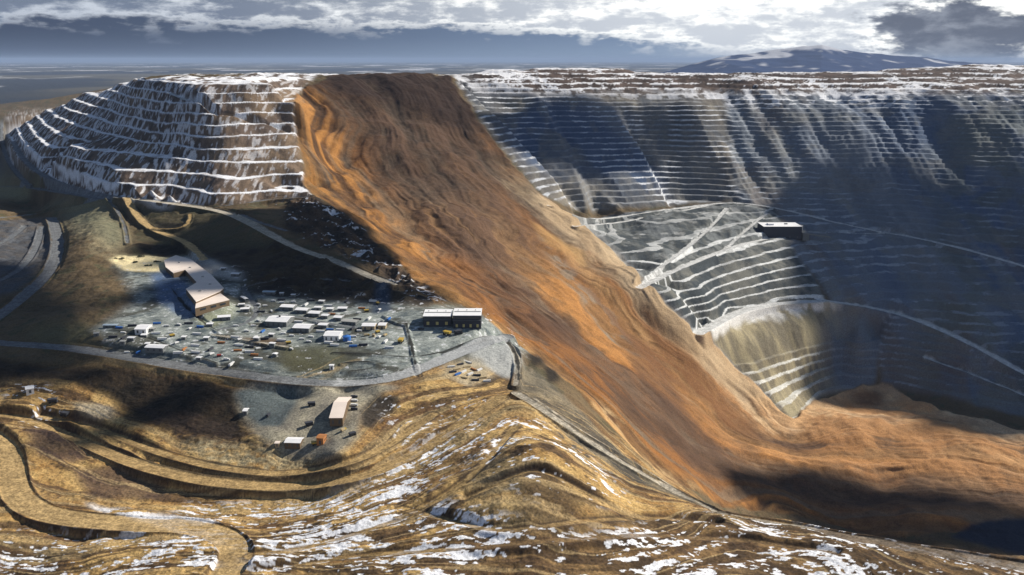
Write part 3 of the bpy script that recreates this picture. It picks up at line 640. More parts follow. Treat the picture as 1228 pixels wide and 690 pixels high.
def tag(o, label=None, cat=None, group=None, kind=None):
    if label: o['label'] = label
    if cat: o['category'] = cat
    if group: o['group'] = group
    if kind: o['kind'] = kind
    return o
Zw = (ZC-h).astype(f4)
co = np.stack([X, D, Zw], -1).reshape(-1, 3); rgba = np.ones((ND*NU, 4), f4); rgba[:, :3] = RGB.reshape(-1, 3)
reg = np.zeros((ND, NU), np.int8)
wav = .12*fbm(X/12, D/12, 3, 400)
reg[dump+wav > .5] = 1; reg[(central+right+nose+nose2+wav) > .5] = 2; reg[slide+wav > .5] = 3
reg[(road > .5) & (rmask['ditch'] < .3)] = 4
fr = reg[:-1, :-1]
J, I = np.mgrid[0:ND-1, 0:NU-1]
q0 = (J*NU+I)
def land(name, k, label):
    sel = fr == k; a = q0[sel].astype(np.int64)
    quads = np.stack([a, a+1, a+NU+1, a+NU], -1)
    uq, inv = np.unique(quads.ravel(), return_inverse=True)
    me = bpy.data.meshes.new(name); nf = len(a)
    me.vertices.add(len(uq)); me.vertices.foreach_set('co', co[uq].ravel())
    me.loops.add(nf*4); me.loops.foreach_set('vertex_index', inv.astype(np.int32).ravel())
    me.polygons.add(nf); me.polygons.foreach_set('loop_start', np.arange(0, nf*4, 4, dtype=np.int32))
    me.polygons.foreach_set('use_smooth', np.ones(nf, bool))
    ca = me.color_attributes.new('rock', 'FLOAT_COLOR', 'POINT'); ca.data.foreach_set('color', rgba[uq].ravel())
    me.update(); me.materials.append(GM)
    o = bpy.data.objects.new(name, me); C.objects.link(o); tag(o, label, 'terrain', kind='structure'); return o
land('ground', 0, 'brown and ochre ground with snow patches around the open pit')
land('hill', 1, 'terraced mine waste hill with snow on its level benches')
land('pit_terrain', 2, 'dark benched walls of the open pit mine with snowy ledges')
land('landslide', 3, 'huge orange brown landslide running down into the pit')
land('road', 4, 'unpaved haul roads winding over the mine ground')
print('mesh', round(time.time()-T0, 1))
# ------------------------------------------------------------------ camera, sun, sky
cam = bpy.data.cameras.new('camera'); co_ = bpy.data.objects.new('camera', cam); C.objects.link(co_)
cam.sensor_width = 36; cam.lens = 36*F/W0; cam.clip_start = 1; cam.clip_end = 500000
co_.location = (0, 0, ZC); co_.rotation_euler = (math.pi/2-PITCH, 0, 0); SC.camera = co_
SEL, SAZ = math.radians(35), math.radians(64)
SD = Vector((math.cos(SEL)*math.sin(SAZ), math.cos(SEL)*math.cos(SAZ), math.sin(SEL)))
sl_ = bpy.data.lights.new('sun', 'SUN'); sl_.energy = 4.8; sl_.angle = math.radians(.53); sl_.color = (1, .93, .82)
so = bpy.data.objects.new('sun', sl_); C.objects.link(so); so.rotation_euler = SD.to_track_quat('Z', 'Y').to_euler(); so.location = (0, 0, 3000)
wd = bpy.data.worlds.new('World'); SC.world = wd; wd.use_nodes = True; nt = wd.node_tree; nt.nodes.clear(); n = nt.nodes; l = nt.links
def nd(t, **k):
    x = n.new(t)
    for a, b in k.items(): setattr(x, a, b)
    return x
def mth(op, a, b=None, c=None, clamp=False):
    x = nd('ShaderNodeMath', operation=op); x.use_clamp = clamp
    for i, v in enumerate((a, b, c)):
        if v is None: continue
        if isinstance(v, (int, float)): x.inputs[i].default_value = v
        else: l.new(v, x.inputs[i])
    return x.outputs[0]
out = nd('ShaderNodeOutputWorld'); bg = nd('ShaderNodeBackground'); l.new(bg.outputs[0], out.inputs[0]); bg.inputs[1].default_value = .05
sky = nd('ShaderNodeTexSky', sky_type='NISHITA'); sky.sun_disc = False; sky.sun_elevation = SEL; sky.sun_rotation = SAZ; sky.altitude = 1500
tc = nd('ShaderNodeTexCoord'); sp = nd('ShaderNodeSeparateXYZ'); l.new(tc.outputs['Generated'], sp.inputs[0])
hy = mth('SQRT', mth('ADD', mth('MULTIPLY', sp.outputs[0], sp.outputs[0]), mth('MULTIPLY', sp.outputs[1], sp.outputs[1])))
el = mth('DIVIDE', sp.outputs[2], mth('MAXIMUM', hy, .02)); az = mth('ARCTAN2', sp.outputs[0], sp.outputs[1])
def noise(sx, sy, det, off, rough=.6):
    c = nd('ShaderNodeCombineXYZ'); l.new(mth('MULTIPLY', az, sx), c.inputs[0]); l.new(mth('MULTIPLY', el, sy), c.inputs[1]); c.inputs[2].default_value = off
    z = nd('ShaderNodeTexNoise'); z.inputs['Scale'].default_value = 1; z.inputs['Detail'].default_value = det; z.inputs['Roughness'].default_value = rough
    l.new(c.outputs[0], z.inputs['Vector']); return z.outputs['Fac']
def rmp(v, a, b, c=0., d=1.):
    x = nd('ShaderNodeMapRange', interpolation_type='SMOOTHSTEP'); l.new(v, x.inputs[0])
    for i, q in enumerate((a, b, c, d)): x.inputs[i+1].default_value = q
    return x.outputs[0]
def mixc(f, a, b):
    x = nd('ShaderNodeMix', data_type='RGBA')
    if isinstance(f, (int, float)): x.inputs[0].default_value = f
    else: l.new(f, x.inputs[0])
    for i, v in ((6, a), (7, b)):
        if isinstance(v, tuple): x.inputs[i].default_value = v+(1,)
        else: l.new(v, x.inputs[i])
    return x.outputs[2]
K = .8/.05                       # cloud colours below are what the eye sees; the background strength multiplies them
def kc(r, g, b): return (r*K, g*K, b*K)
nbig = noise(7, 45, 5, 3.1); nmid = noise(24, 62, 6, 7.7); nfin = noise(75, 150, 6, 1.3)
shape = mth('ADD', mth('MULTIPLY', nbig, .46), mth('ADD', mth('MULTIPLY', nmid, .40), mth('MULTIPLY', nfin, .14)))
# bright cloud deck whose ragged base hangs lower to the right
basel = mth('ADD', rmp(az, -.1, .36, .033, .004), mth('MULTIPLY', mth('SUBTRACT', shape, .5), .11))
deck = rmp(mth('SUBTRACT', el, basel), -.007, .008)
greys = rmp(mth('ADD', shape, rmp(mth('SUBTRACT', el, basel), .012, 0, 0, .05)), .45, .58)
lite = mixc(rmp(az, -.45, .1), (.55*K, .60*K, .68*K), (1.25*K, 1.25*K, 1.2*K))
dcol = mixc(greys, mixc(rmp(az, -.35, .2), kc(.17, .21, .29), kc(.62, .66, .72)), lite)
rain = mixc(rmp(az, -.5, .35), mixc(rmp(el, 0, .03), kc(.085, .115, .18), kc(.055, .075, .125)), mixc(rmp(el, 0, .03), kc(.27, .36, .50), kc(.20, .28, .42)))
low = mixc(rmp(az, .12, .34), rain, kc(.70, .73, .77))
vis = mixc(deck, low, dcol)
# dark cloud at the right
dx = mth('DIVIDE', mth('SUBTRACT', az, .440), .085); dy = mth('DIVIDE', mth('SUBTRACT', el, .026), .034)
dd = mth('ADD', mth('SQRT', mth('ADD', mth('MULTIPLY', dx, dx), mth('MULTIPLY', dy, dy))), mth('MULTIPLY', mth('SUBTRACT', shape, .5), 3.6))
vis = mixc(rmp(dd, 1.05, .72), vis, mixc(rmp(nmid, .4, .65), kc(.13, .15, .20), kc(.28, .31, .37)))
# higher up, out of view: added broken cloud, tinted blue to turn shade navy
hi = noise(2.2, 3.2, 5, 9.)
upper = mixc(rmp(hi, .46, .60), sky.outputs[0], kc(.13, .19, .31))
fin = mixc(rmp(el, .09, .22), vis, upper)
l.new(fin, bg.inputs[0])
# ------------------------------------------------------------------ unseen cloud meshes added overhead, shaped from the ground areas to shade
cm = bpy.data.materials.new('cloud'); cm.use_nodes = True; cb_ = cm.node_tree.nodes['Principled BSDF']; cb_.inputs['Base Color'].default_value = (.8, .8, .8, 1); cb_.inputs['Roughness'].default_value = 1
def cloud(label, pts, alt=2500., thick=260., feather=120., cell=28., rag=.55, seed=1):
    q = []
    for a, b in zip(pts, pts[1:]+pts[:1]):
        for k in range(6):
            u, d, z = hit(a[0]+(b[0]-a[0])*k/6, a[1]+(b[1]-a[1])*k/6, h0, 300, 9000)
            t = (alt+z)/SD.z; q.append((u*d+SD.x*t, d+SD.y*t))
    q = np.array(q); lo = q.min(0)-250; hi_ = q.max(0)+250; cell = max(cell, (hi_-lo).max()/260)
    xs = np.arange(lo[0], hi_[0], cell); ys = np.arange(lo[1], hi_[1], cell); gx_, gy_ = np.meshgrid(xs, ys)
    ins = np.zeros(gx_.shape, bool)
    for (x0, y0), (x1, y1) in zip(q, np.roll(q, -1, 0)):
        if y0 == y1: continue
        c = ((y0 <= gy_) != (y1 <= gy_)) & (gx_ < x0+(gy_-y0)*(x1-x0)/(y1-y0)); ins ^= c
    mk = ins.astype(f4); r = max(1, int(feather/cell/2))
    for _ in range(2):
        for ax in (0, 1):
            p = np.pad(mk, [(r+1, r) if k == ax else (0, 0) for k in (0, 1)]); cc = np.cumsum(p, ax)
            mk = (np.take(cc, range(2*r+1, 2*r+1+mk.shape[ax]), ax)-np.take(cc, range(0, mk.shape[ax]), ax))/(2*r+1)
    v = mk+rag*_fbm(gx_/210, gy_/210, 5, 500+seed, .6); on = v > .5
    up = np.sqrt(np.clip(v-.5, 0, 1))*thick*(1+.6*_fbm(gx_/120, gy_/120, 3, 520+seed))+6
    dn = np.sqrt(np.clip(v-.5, 0, .3))*thick*.25
    ny, nx = gx_.shape; cell_on = on[:-1, :-1] & on[1:, 1:] & on[:-1, 1:] & on[1:, :-1]
    bm = bmesh.new(); vt = {}; 
    def V(j, i, s_):
        k = (j, i, s_)
        if k not in vt: vt[k] = bm.verts.new((gx_[j, i], gy_[j, i], ZC+alt+(up[j, i] if s_ else -dn[j, i])))
        return vt[k]
    js, is_ = np.nonzero(cell_on)
    for j, i in zip(js.tolist(), is_.tolist()):
        bm.faces.new((V(j, i, 1), V(j, i+1, 1), V(j+1, i+1, 1), V(j+1, i, 1))); bm.faces.new((V(j, i, 0), V(j+1, i, 0), V(j+1, i+1, 0), V(j, i+1, 0)))
        for (dj, di, a, b) in ((-1, 0, (j, i), (j, i+1)), (1, 0, (j+1, i+1), (j+1, i)), (0, -1, (j+1, i), (j, i)), (0, 1, (j, i+1), (j+1, i+1))):
            jj, ii = j+dj, i+di
            if not (0 <= jj < ny-1 and 0 <= ii < nx-1) or not cell_on[jj, ii]:
                bm.faces.new((V(*a, 0), V(*b, 0), V(*b, 1), V(*a, 1)))
    me = bpy.data.meshes.new('cloud'); bm.to_mesh(me); bm.free(); me.materials.append(cm)
    o = bpy.data.objects.new('shade_clouds', me); C.objects.link(o); tag(o, label, 'shade_clouds', kind='stuff')
cloud('grey cloud added out of view to shade the dark pit wall', [(985, 175), (1060, 200), (1140, 215), (1350, 200), (1350, 512), (1228, 512), (1120, 492), (1040, 462), (1020, 420), (1016, 372), (1000, 310), (990, 262), (960, 235), (965, 205)], rag=.3, seed=1)
cloud('small grey cloud added out of view to shade the blue benches', [(600, 150), (650, 122), (740, 128), (775, 165), (800, 200), (740, 215), (690, 200), (640, 190)], feather=80, seed=2)
cloud('ragged cloud added out of view to shade the foot of the landslide', [(935, 558), (1000, 562), (1070, 585), (1140, 596), (1228, 616), (1300, 600), (1300, 660), (1100, 640), (960, 622), (925, 600)], feather=50, rag=.35, seed=3)
cloud('broad cloud added out of view to shade the left hillside', [(-150, 320), (20, 315), (60, 335), (80, 360), (95, 400), (125, 428), (290, 450), (292, 500), (280, 528), (200, 520), (110, 478), (60, 455), (-150, 455)], feather=50, rag=.25, seed=4)
cloud('thin cloud added out of view to shade the rocks behind the yard', [(330, 292), (350, 296), (400, 318), (468, 345), (495, 360), (440, 356), (340, 348), (325, 325)], feather=30, rag=.25, seed=5)
cloud('long cloud added out of view to shade the rock edge beside the landslide', [(350, 250), (400, 240), (450, 290), (500, 345), (545, 362), (500, 364), (440, 320), (380, 290)], feather=40, rag=.4, seed=6)
# ------------------------------------------------------------------ air
if globals().get('HAZE', True):
    bm = bmesh.new(); bmesh.ops.create_cube(bm, size=1)
    zt, zb = ZC+320, ZC-880
    for v in bm.verts: v.co = Vector((v.co.x*420000, v.co.y*420000, zb if v.co.z < 0 else zt))
    me = bpy.data.meshes.new('haze'); bm.to_mesh(me); bm.free(); hz = bpy.data.objects.new('haze', me); C.objects.link(hz); tag(hz, 'thin blue haze over the valley and the mine', 'haze', kind='stuff')
    mt = bpy.data.materials.new('air'); nt2 = nodes(mt); o2 = nt2.nodes.new('ShaderNodeOutputMaterial'); pv = nt2.nodes.new('ShaderNodeVolumePrincipled')
    pv.inputs['Color'].default_value = (.44, .58, .84, 1); pv.inputs['Density'].default_value = 1.0e-5; pv.inputs['Anisotropy'].default_value = .0
    nt2.links.new(pv.outputs[0], o2.inputs['Volume']); me.materials.append(mt)

# ------------------------------------------------------------------ far mountain
def mountain():
    prof = np.array([(660, 99), (740, 95), (790, 88), (830, 77), (870, 66), (905, 62), (950, 58), (985, 53), (1010, 59), (1060, 65), (1110, 69), (1160, 75), (1230, 79), (1320, 84), (1500, 92)], float)
    uu = (prof[:, 0]-W0/2)/F/1.03; el_ = (73-prof[:, 1])/F
    u = np.linspace(uu[0], uu[-1], 420); d = np.linspace(19000, 33000, 120); UU, DD = np.meshgrid(u, d)
    ZT = ZC+np.interp(UU, uu, el_)*25500; s = np.clip(1-np.abs(DD-25500)/6500, 0, 1)
    x = UU*DD; rg = _fbm(x/1500, DD/2400, 5, 600, .5, True)
    z = 480+(ZT-480+ (ZC-480)*0)*0
    z = (ZC-480)+(ZT-(ZC-480))*(s**.8)*(1-.22*(1-rg)*(1-s)-.10*(1-rg)*s)
    z = np.where(s <= 0, ZC-500, z)
    v = np.stack([x, DD, z], -1).reshape(-1, 3); ny, nx = UU.shape; q = (np.arange(ny-1)[:, None]*nx+np.arange(nx-1)).ravel()
    me = bpy.data.meshes.new('mountain'); me.from_pydata(v.tolist(), [], np.stack([q, q+1, q+nx+1, q+nx], -1).tolist())
    me.polygons.foreach_set('use_smooth', np.ones(len(q), bool))
    sn_ = ss(-.1, .25, _fbm(x/500, DD/900, 4, 610)+(z-(ZC-480))/520*.6-.80); c = np.ones((ny, nx, 4)); c[..., :3] = mix((.012, .035, .11), SNOW, sn_*.6)  # blue of the distance haze is put into the mountain's own colour
    ca = me.color_attributes.new('rock', 'FLOAT_COLOR', 'POINT'); ca.data.foreach_set('color', c.ravel().astype(f4)); me.materials.append(GM)
    o = bpy.data.objects.new('mountain', me); C.objects.link(o); tag(o, 'long blue mountain on the horizon with snow on its crest', 'mountain', kind='structure')
mountain()
exec_objects = True
# ------------------------------------------------------------------ buildings, vehicles and other things
def mat(name, c, rough=.8, metal=0., var=.18, scale=.8, bump=.0):
    mt = bpy.data.materials.new(name); nt = nodes(mt); n = nt.nodes; l = nt.links
    out = n.new('ShaderNodeOutputMaterial'); b = n.new('ShaderNodeBsdfPrincipled'); l.new(b.outputs[0], out.inputs[0])
    b.inputs['Roughness'].default_value = rough; b.inputs['Metallic'].default_value = metal
    tc = n.new('ShaderNodeTexCoord'); nz = n.new('ShaderNodeTexNoise'); nz.inputs['Scale'].default_value = scale; nz.inputs['Detail'].default_value = 4
    l.new(tc.outputs['Object'], nz.inputs['Vector']); r = n.new('ShaderNodeMix'); r.data_type = 'RGBA'; l.new(nz.outputs['Fac'], r.inputs[0])
    r.inputs[6].default_value = tuple(max(0, x*(1-var*1.6)) for x in c)+(1,); r.inputs[7].default_value = tuple(min(.9, x*(1+var)) for x in c)+(1,)
    l.new(r.outputs[2], b.inputs['Base Color']); return mt
MT = {'snowroof': mat('snowy_roof', (.78, .78, .79), .9, var=.12, scale=.15), 'creamroof': mat('cream_roof', (.80, .69, .60), var=.12, scale=.06), 'cream': mat('cream_wall', (.42, .33, .20)), 'brown': mat('brown_wall', (.15, .10, .055)),
      'grey': mat('grey_wall', (.16, .17, .17)), 'dark': mat('dark_wall', (.035, .038, .05)), 'glass': mat('window_glass', (.03, .04, .05), .2), 'door': mat('roller_door', (.09, .09, .09)),
      'yellow': mat('yellow_door', (.50, .42, .16)), 'blue': mat('blue_paint', (.035, .16, .50), .5), 'red': mat('red_paint', (.40, .05, .03), .5), 'white': mat('white_paint', (.75, .75, .74), .5), 'tan': mat('tan_paint', (.48, .38, .22), .6),
      'orange': mat('rusty_orange', (.42, .17, .05), .7), 'tyre': mat('tyre_rubber', (.02, .02, .02), .9), 'leaf': mat('dark_needles', (.035, .045, .022), .9, scale=3), 'trunk': mat('bark', (.08, .055, .04), .9),
      'paleblue': mat('pale_blue_roof', (.42, .52, .60)), 'concrete': mat('concrete', (.38, .38, .36)), 'machine': mat('machine_yellow', (.50, .34, .05), .5)}
def mesh(name, bm, m, parent=None):
    bmesh.ops.recalc_face_normals(bm, faces=bm.faces)
    me = bpy.data.meshes.new(name); bm.to_mesh(me); bm.free(); me.materials.append(MT[m] if isinstance(m, str) else m)
    o = bpy.data.objects.new(name, me); C.objects.link(o)
    if parent is not None: o.parent = parent
    return o
def box(bm, x0, x1, y0, y1, z0, z1, top=None):
    t = top or (x0, x1, y0, y1)
    v = [bm.verts.new(p) for p in ((x0, y0, z0), (x1, y0, z0), (x1, y1, z0), (x0, y1, z0), (t[0], t[2], z1), (t[1], t[2], z1), (t[1], t[3], z1), (t[0], t[3], z1))]
    for f in ((0, 1, 2, 3), (4, 5, 6, 7), (0, 1, 5, 4), (1, 2, 6, 5), (2, 3, 7, 6), (3, 0, 4, 7)): bm.faces.new([v[i] for i in f])
def bx(*a, **k):
    bm = bmesh.new(); box(bm, *a, **k); return bm
def prism(pts, z0, z1):
    bm = bmesh.new(); a = [bm.verts.new((x, y, z0)) for x, y in pts]; b = [bm.verts.new((x, y, z1)) for x, y in pts]; n = len(pts)
    bm.faces.new(a[::-1]); bm.faces.new(b)
    for i in range(n): bm.faces.new((a[i], a[(i+1) % n], b[(i+1) % n], b[i]))
    return bm
def cyl(bm, p, r, ax, L, n=12):
    ring = []
    for e in (-.5, .5):
        q = []
        for k in range(n):
            a = 2*math.pi*k/n; c_, s_ = r*math.cos(a), r*math.sin(a)
            q.append(bm.verts.new({'x': (p[0]+e*L, p[1]+c_, p[2]+s_), 'y': (p[0]+c_, p[1]+e*L, p[2]+s_), 'z': (p[0]+c_, p[1]+s_, p[2]+e*L)}[ax]))
        ring.append(q)
    bm.faces.new(ring[0][::-1]); bm.faces.new(ring[1])
    for k in range(n): bm.faces.new((ring[0][k], ring[0][(k+1) % n], ring[1][(k+1) % n], ring[1][k]))
def ground_at(x, d):
    i, j = ij(x/d, d); i = min(int(i), NU-2); j = min(int(j), ND-2); return ZC-float(h[j, i])
def spot(px, py):
    u, d, z = hit(px, py, h, 700); return u*d, d, ZC-z
def empty(name, loc, rz, label, cat, group=None):
    o = bpy.data.objects.new(name, None); C.objects.link(o); o.location = loc; o.rotation_euler = (0, 0, math.radians(rz)); o.empty_display_size = 2
    return tag(o, label, cat, group)
def shed(name, px, py, wpx, dep, hgt, rz, label, cat, wall='grey', roof='snowroof', doors=2, door='door', gable=True, group='site buildings in the yard', win=True, vent=False):
    x, d, z = spot(px, py); w = wpx*d/F*1.0; e = empty(name, (x, d, z), rz, label, cat, group)
    W, Dp = w/2, dep/2
    if gable:
        bm = bmesh.new(); r = hgt+dep*.10-.02; pr = [(-Dp, -3), (Dp, -3), (Dp, hgt), (0, r), (-Dp, hgt)]
        a = [bm.verts.new((-W, y, zz)) for y, zz in pr]; b = [bm.verts.new((W, y, zz)) for y, zz in pr]; bm.faces.new(a); bm.faces.new(b)
        for i in range(5): bm.faces.new((a[i], a[(i+1) % 5], b[(i+1) % 5], b[i]))
        mesh('wall', bm, wall, e)
    else: mesh('wall', bx(-W, W, -Dp, Dp, -3, hgt), wall, e)
    bm = bmesh.new(); o_ = .7
    if gable:
        r = hgt+dep*.10; pr = [(-Dp-o_, hgt-.05), (0, r), (Dp+o_, hgt-.05), (Dp+o_, hgt+.4), (0, r+.45), (-Dp-o_, hgt+.4)]
        a = [bm.verts.new((-W-o_, y, zz)) for y, zz in pr]; b = [bm.verts.new((W+o_, y, zz)) for y, zz in pr]
        for i in range(6): bm.faces.new((a[i], a[(i+1) % 6], b[(i+1) % 6], b[i]))
        for q in (a, b): bm.faces.new((q[0], q[1], q[4], q[5])); bm.faces.new((q[1], q[2], q[3], q[4]))
        mesh('roof', bm, roof, e)
    else:
        box(bm, -W-o_, W+o_, -Dp-o_, Dp+o_, hgt, hgt+.5); mesh('roof', bm, roof, e)
    for k in range(doors):
        cx = -W+(k+.5)*2*W/max(doors, 1); dw = min(4.2, W/doors*.62)
        mesh('door', bx(cx-dw/2, cx+dw/2, -Dp-.12, -Dp+.05, 0, min(hgt*.72, 5)), door, e)
    if win:
        for k in range(3):
            cy = -Dp+(k+.7)*Dp*.62; mesh('window', bx(W-.05, W+.1, cy, cy+1.6, hgt*.45, hgt*.7), 'glass', e)
    if vent:
        bm = bmesh.new(); cyl(bm, (0, 0, hgt+dep*.1+1.0), 1.7, 'z', 3.2); mesh('vent', bm, 'dark', e)
    return e
L_ = shed
# yard: wide sheds
L_('workshop', 336, 388, 27, 34, 7, -8, 'large white roofed workshop with a round dark vent in its middle', 'workshop', vent=True, doors=4)
L_('workshop', 364, 396, 21, 24, 6, -8, 'long white roofed shed just right of the workshop with the round vent', 'shed', doors=3)
L_('storage_shed', 388, 393, 11, 12, 5, -8, 'small white roofed shed between two longer white sheds', 'shed', doors=1)
L_('storage_shed', 346, 371, 17, 17, 5, -10, 'white roofed shed at the left end of the back row', 'shed')
L_('storage_shed', 363, 374.5, 15, 15, 5, -10, 'white roofed shed, second from the left in the back row', 'shed')
L_('storage_shed', 378, 378.5, 14, 15, 5, -10, 'white roofed shed, third from the left in the back row', 'shed')
L_('storage_shed', 390.5, 381.5, 8, 11, 4.5, -10, 'small square shed at the right end of the first back row run', 'shed', doors=1)
L_('storage_shed', 382, 371.5, 9, 9, 4, -5, 'small pale shed behind the back row of sheds', 'shed', doors=1, wall='concrete')
L_('storage_shed', 396, 373, 8, 9, 4, -5, 'small pale shed beside the shed behind the back row', 'shed', doors=1, wall='concrete')
L_('storage_shed', 411, 372.5, 11, 11, 4.5, 0, 'white roofed shed standing alone at the foot of the dark slope', 'shed')
L_('storage_shed', 406, 384, 10, 12, 5, -12, 'white roofed shed at the left end of the long grey roofed building', 'shed', doors=1)
L_('warehouse', 420, 388.5, 19, 13, 5, -14, 'long low building with a grey metal roof in the yard centre', 'warehouse', roof='concrete', doors=4)
L_('office_building', 443, 394, 16, 17, 6, -3, 'cream white building, the left of a pair beside the dark ditch', 'office', doors=2, wall='cream')
L_('office_building', 459, 393.5, 9, 15, 6, -3, 'cream white building, the narrower right one of a pair beside the ditch', 'office', doors=1, wall='cream')
L_('warehouse', 400, 406, 19, 26, 7, -4, 'bright white warehouse standing left of the blue tank', 'warehouse', wall='white', doors=3)
L_('storage_shed', 323, 352.5, 15, 9, 4, -5, 'low pale blue roofed shed at the back of the yard by the grey track', 'shed', roof='paleblue')
L_('equipment_hut', 338, 354, 4.5, 6, 4, 0, 'tiny white hut right of the pale blue roofed shed', 'hut', doors=1, win=False)
L_('equipment_hut', 352, 356, 5, 6, 4, 0, 'tiny white hut, the second one right of the pale blue roofed shed', 'hut', doors=1, win=False)
L_('storage_shed', 293, 360, 15, 5, 4, -52, 'narrow white shed set at a slant beside the grey track', 'shed', doors=2)
L_('storage_shed', 294, 373.5, 10, 9, 4.5, 10, 'white roofed shed below the slanted narrow shed', 'shed', doors=1)
L_('equipment_hut', 290, 367.5, 7, 6, 4, 10, 'small white hut between the slanted shed and a white shed', 'hut', doors=1)
L_('storage_shed', 269, 383, 15, 13, 5, 14, 'white roofed shed just below the main building', 'shed')
# left cluster
L_('storage_shed', 172.5, 397, 14, 26, 6, 0, 'bright white square shed in the middle of the left yard', 'shed', wall='white')
L_('equipment_hut', 183, 397, 5, 8, 4, 0, 'small grey hut touching the bright white square shed', 'hut', doors=1, roof='concrete')
L_('storage_shed', 188, 420, 24, 16, 5, -8, 'long white roofed shed beside the grey haul road', 'shed', doors=3)
L_('equipment_hut', 158, 408, 8, 7, 4, -6, 'small white hut at the lower left of the bright square shed', 'hut', doors=1)
L_('equipment_hut', 148, 413, 6, 7, 4, 0, 'small greenish hut at the lower left edge of the yard', 'hut', doors=1, roof='concrete')
L_('storage_shed', 133, 393, 17, 7, 4, 0, 'low pale blue roofed shed at the left end of the yard', 'shed', roof='paleblue')
L_('equipment_hut', 116, 403, 6, 7, 4, 20, 'tiny grey hut at the far left corner of the yard', 'hut', doors=1, roof='concrete')
L_('equipment_hut', 221, 407, 5, 7, 4, 0, 'tiny white hut between the left and the middle yard', 'hut', doors=1)
L_('equipment_hut', 252, 391.5, 7, 8, 4, 5, 'small white hut below the blue shaded court', 'hut', doors=1)
L_('storage_shed', 283, 331, 10, 10, 4.5, -10, 'white roofed shed behind the main building', 'shed', doors=1)
L_('equipment_hut', 268, 324, 5, 6, 4, 0, 'small white hut at the back corner of the main building', 'hut', doors=1)
L_('equipment_hut', 398, 443, 5, 5, 6, 0, 'small white pump hut by the grey haul road', 'hut', doors=1, wall='white')
L_('equipment_hut', 239, 432, 6, 5, 3.5, -10, 'little white hut near the red truck', 'hut', doors=1)
# truck shops
TS1 = L_('truck_shop', 525.5, 386, 34, 40, 14, 0, 'long dark truck shop with a snow white roof, the left of two', 'truck shop', wall='dark', doors=3, door='yellow', gable=False, group='truck shops')
TS2 = L_('truck_shop', 561, 388.5, 34, 42, 19, 0, 'taller dark truck shop with yellow bay doors next to the landslide', 'truck shop', wall='dark', doors=4, door='yellow', gable=False, group='truck shops')
# lower yard
L_('warehouse', 409, 496, 16, 72, 8, 1, 'cream roofed long warehouse seen end on in the lower yard', 'warehouse', wall='brown', roof='creamroof', doors=2, group='buildings of the lower yard')
L_('storage_shed', 353, 533, 20, 16, 5, -4, 'low white roofed shed at the bottom of the lower yard', 'shed', doors=3, roof='snowroof', wall='brown', group='buildings of the lower yard')
L_('equipment_hut', 295, 496, 5, 10, 5, 0, 'small white hut on the dark gravel pad', 'hut', doors=1, group='buildings of the lower yard')
L_('equipment_hut', 333, 535, 5, 6, 4, 0, 'tiny cream hut left of the low white shed', 'hut', doors=1, wall='cream', roof='creamroof', group='buildings of the lower yard')
L_('storage_shed', 386, 531, 9, 12, 8, -10, 'rusty orange shed right of the low white shed', 'shed', wall='orange', roof='orange', doors=1, group='buildings of the lower yard')
L_('storage_tent', 36, 470, 9, 14, 6, 30, 'white tent shed on the ochre terrace at the far left', 'tent shed', wall='white', doors=1, group='buildings of the lower yard')
CR = L_('pit_bench_block', 934, 283, 46, 75, 36, 0, 'pit bench block drawn as a big dark building with a snowy flat roof', 'bench_block', wall='dark', roof='snowroof', doors=5, gable=False, group='pit buildings')  # a bench block of the pit; its building form and parts are made up
for e, W, Dp, H_ in ((TS1, 23, 20, 14), (TS2, 23, 21, 19)):
    mesh('roof_ridge', bx(-W+2, W-2, -.9, .9, H_+.5, H_+1.5), 'concrete', e)
    for k in range(3): mesh('roof_vent', bx(-W*.7+k*W*.6, -W*.7+k*W*.6+1.3, Dp*.4, Dp*.4+1.3, H_+.5, H_+1.6), 'grey', e)
    mesh('awning', bx(-W-.2, W+.2, -Dp-2.6, -Dp-.2, H_*.62, H_*.62+.3), 'grey', e)
    mesh('window', bx(-W+1, W-1, -Dp-.15, -Dp+.05, H_*.72, H_*.86), 'glass', e)
mesh('annex', bx(-90, -64, -30, 20, -8, 20), 'dark', CR); mesh('annex', bx(64, 84, -38, 10, -8, 16), 'grey', CR)
mesh('silo', (lambda b: (cyl(b, (72, 22, 12), 9, 'z', 36, 20), b)[1])(bmesh.new()), 'concrete', CR)
g_ = bmesh.new(); box(g_, 60, 150, -44, -38, 14, 18, top=(60, 150, -44, -38)); bmesh.ops.rotate(g_, verts=g_.verts, cent=(60, -41, 14), matrix=__import__('mathutils').Matrix.Rotation(math.radians(8), 3, 'Y')); mesh('conveyor', g_, 'grey', CR)
mesh('roof_unit', bx(-40, -22, -14, 6, 36.5, 41), 'snowroof', CR); mesh('roof_unit', bx(18, 26, 2, 12, 36.5, 39), 'grey', CR)
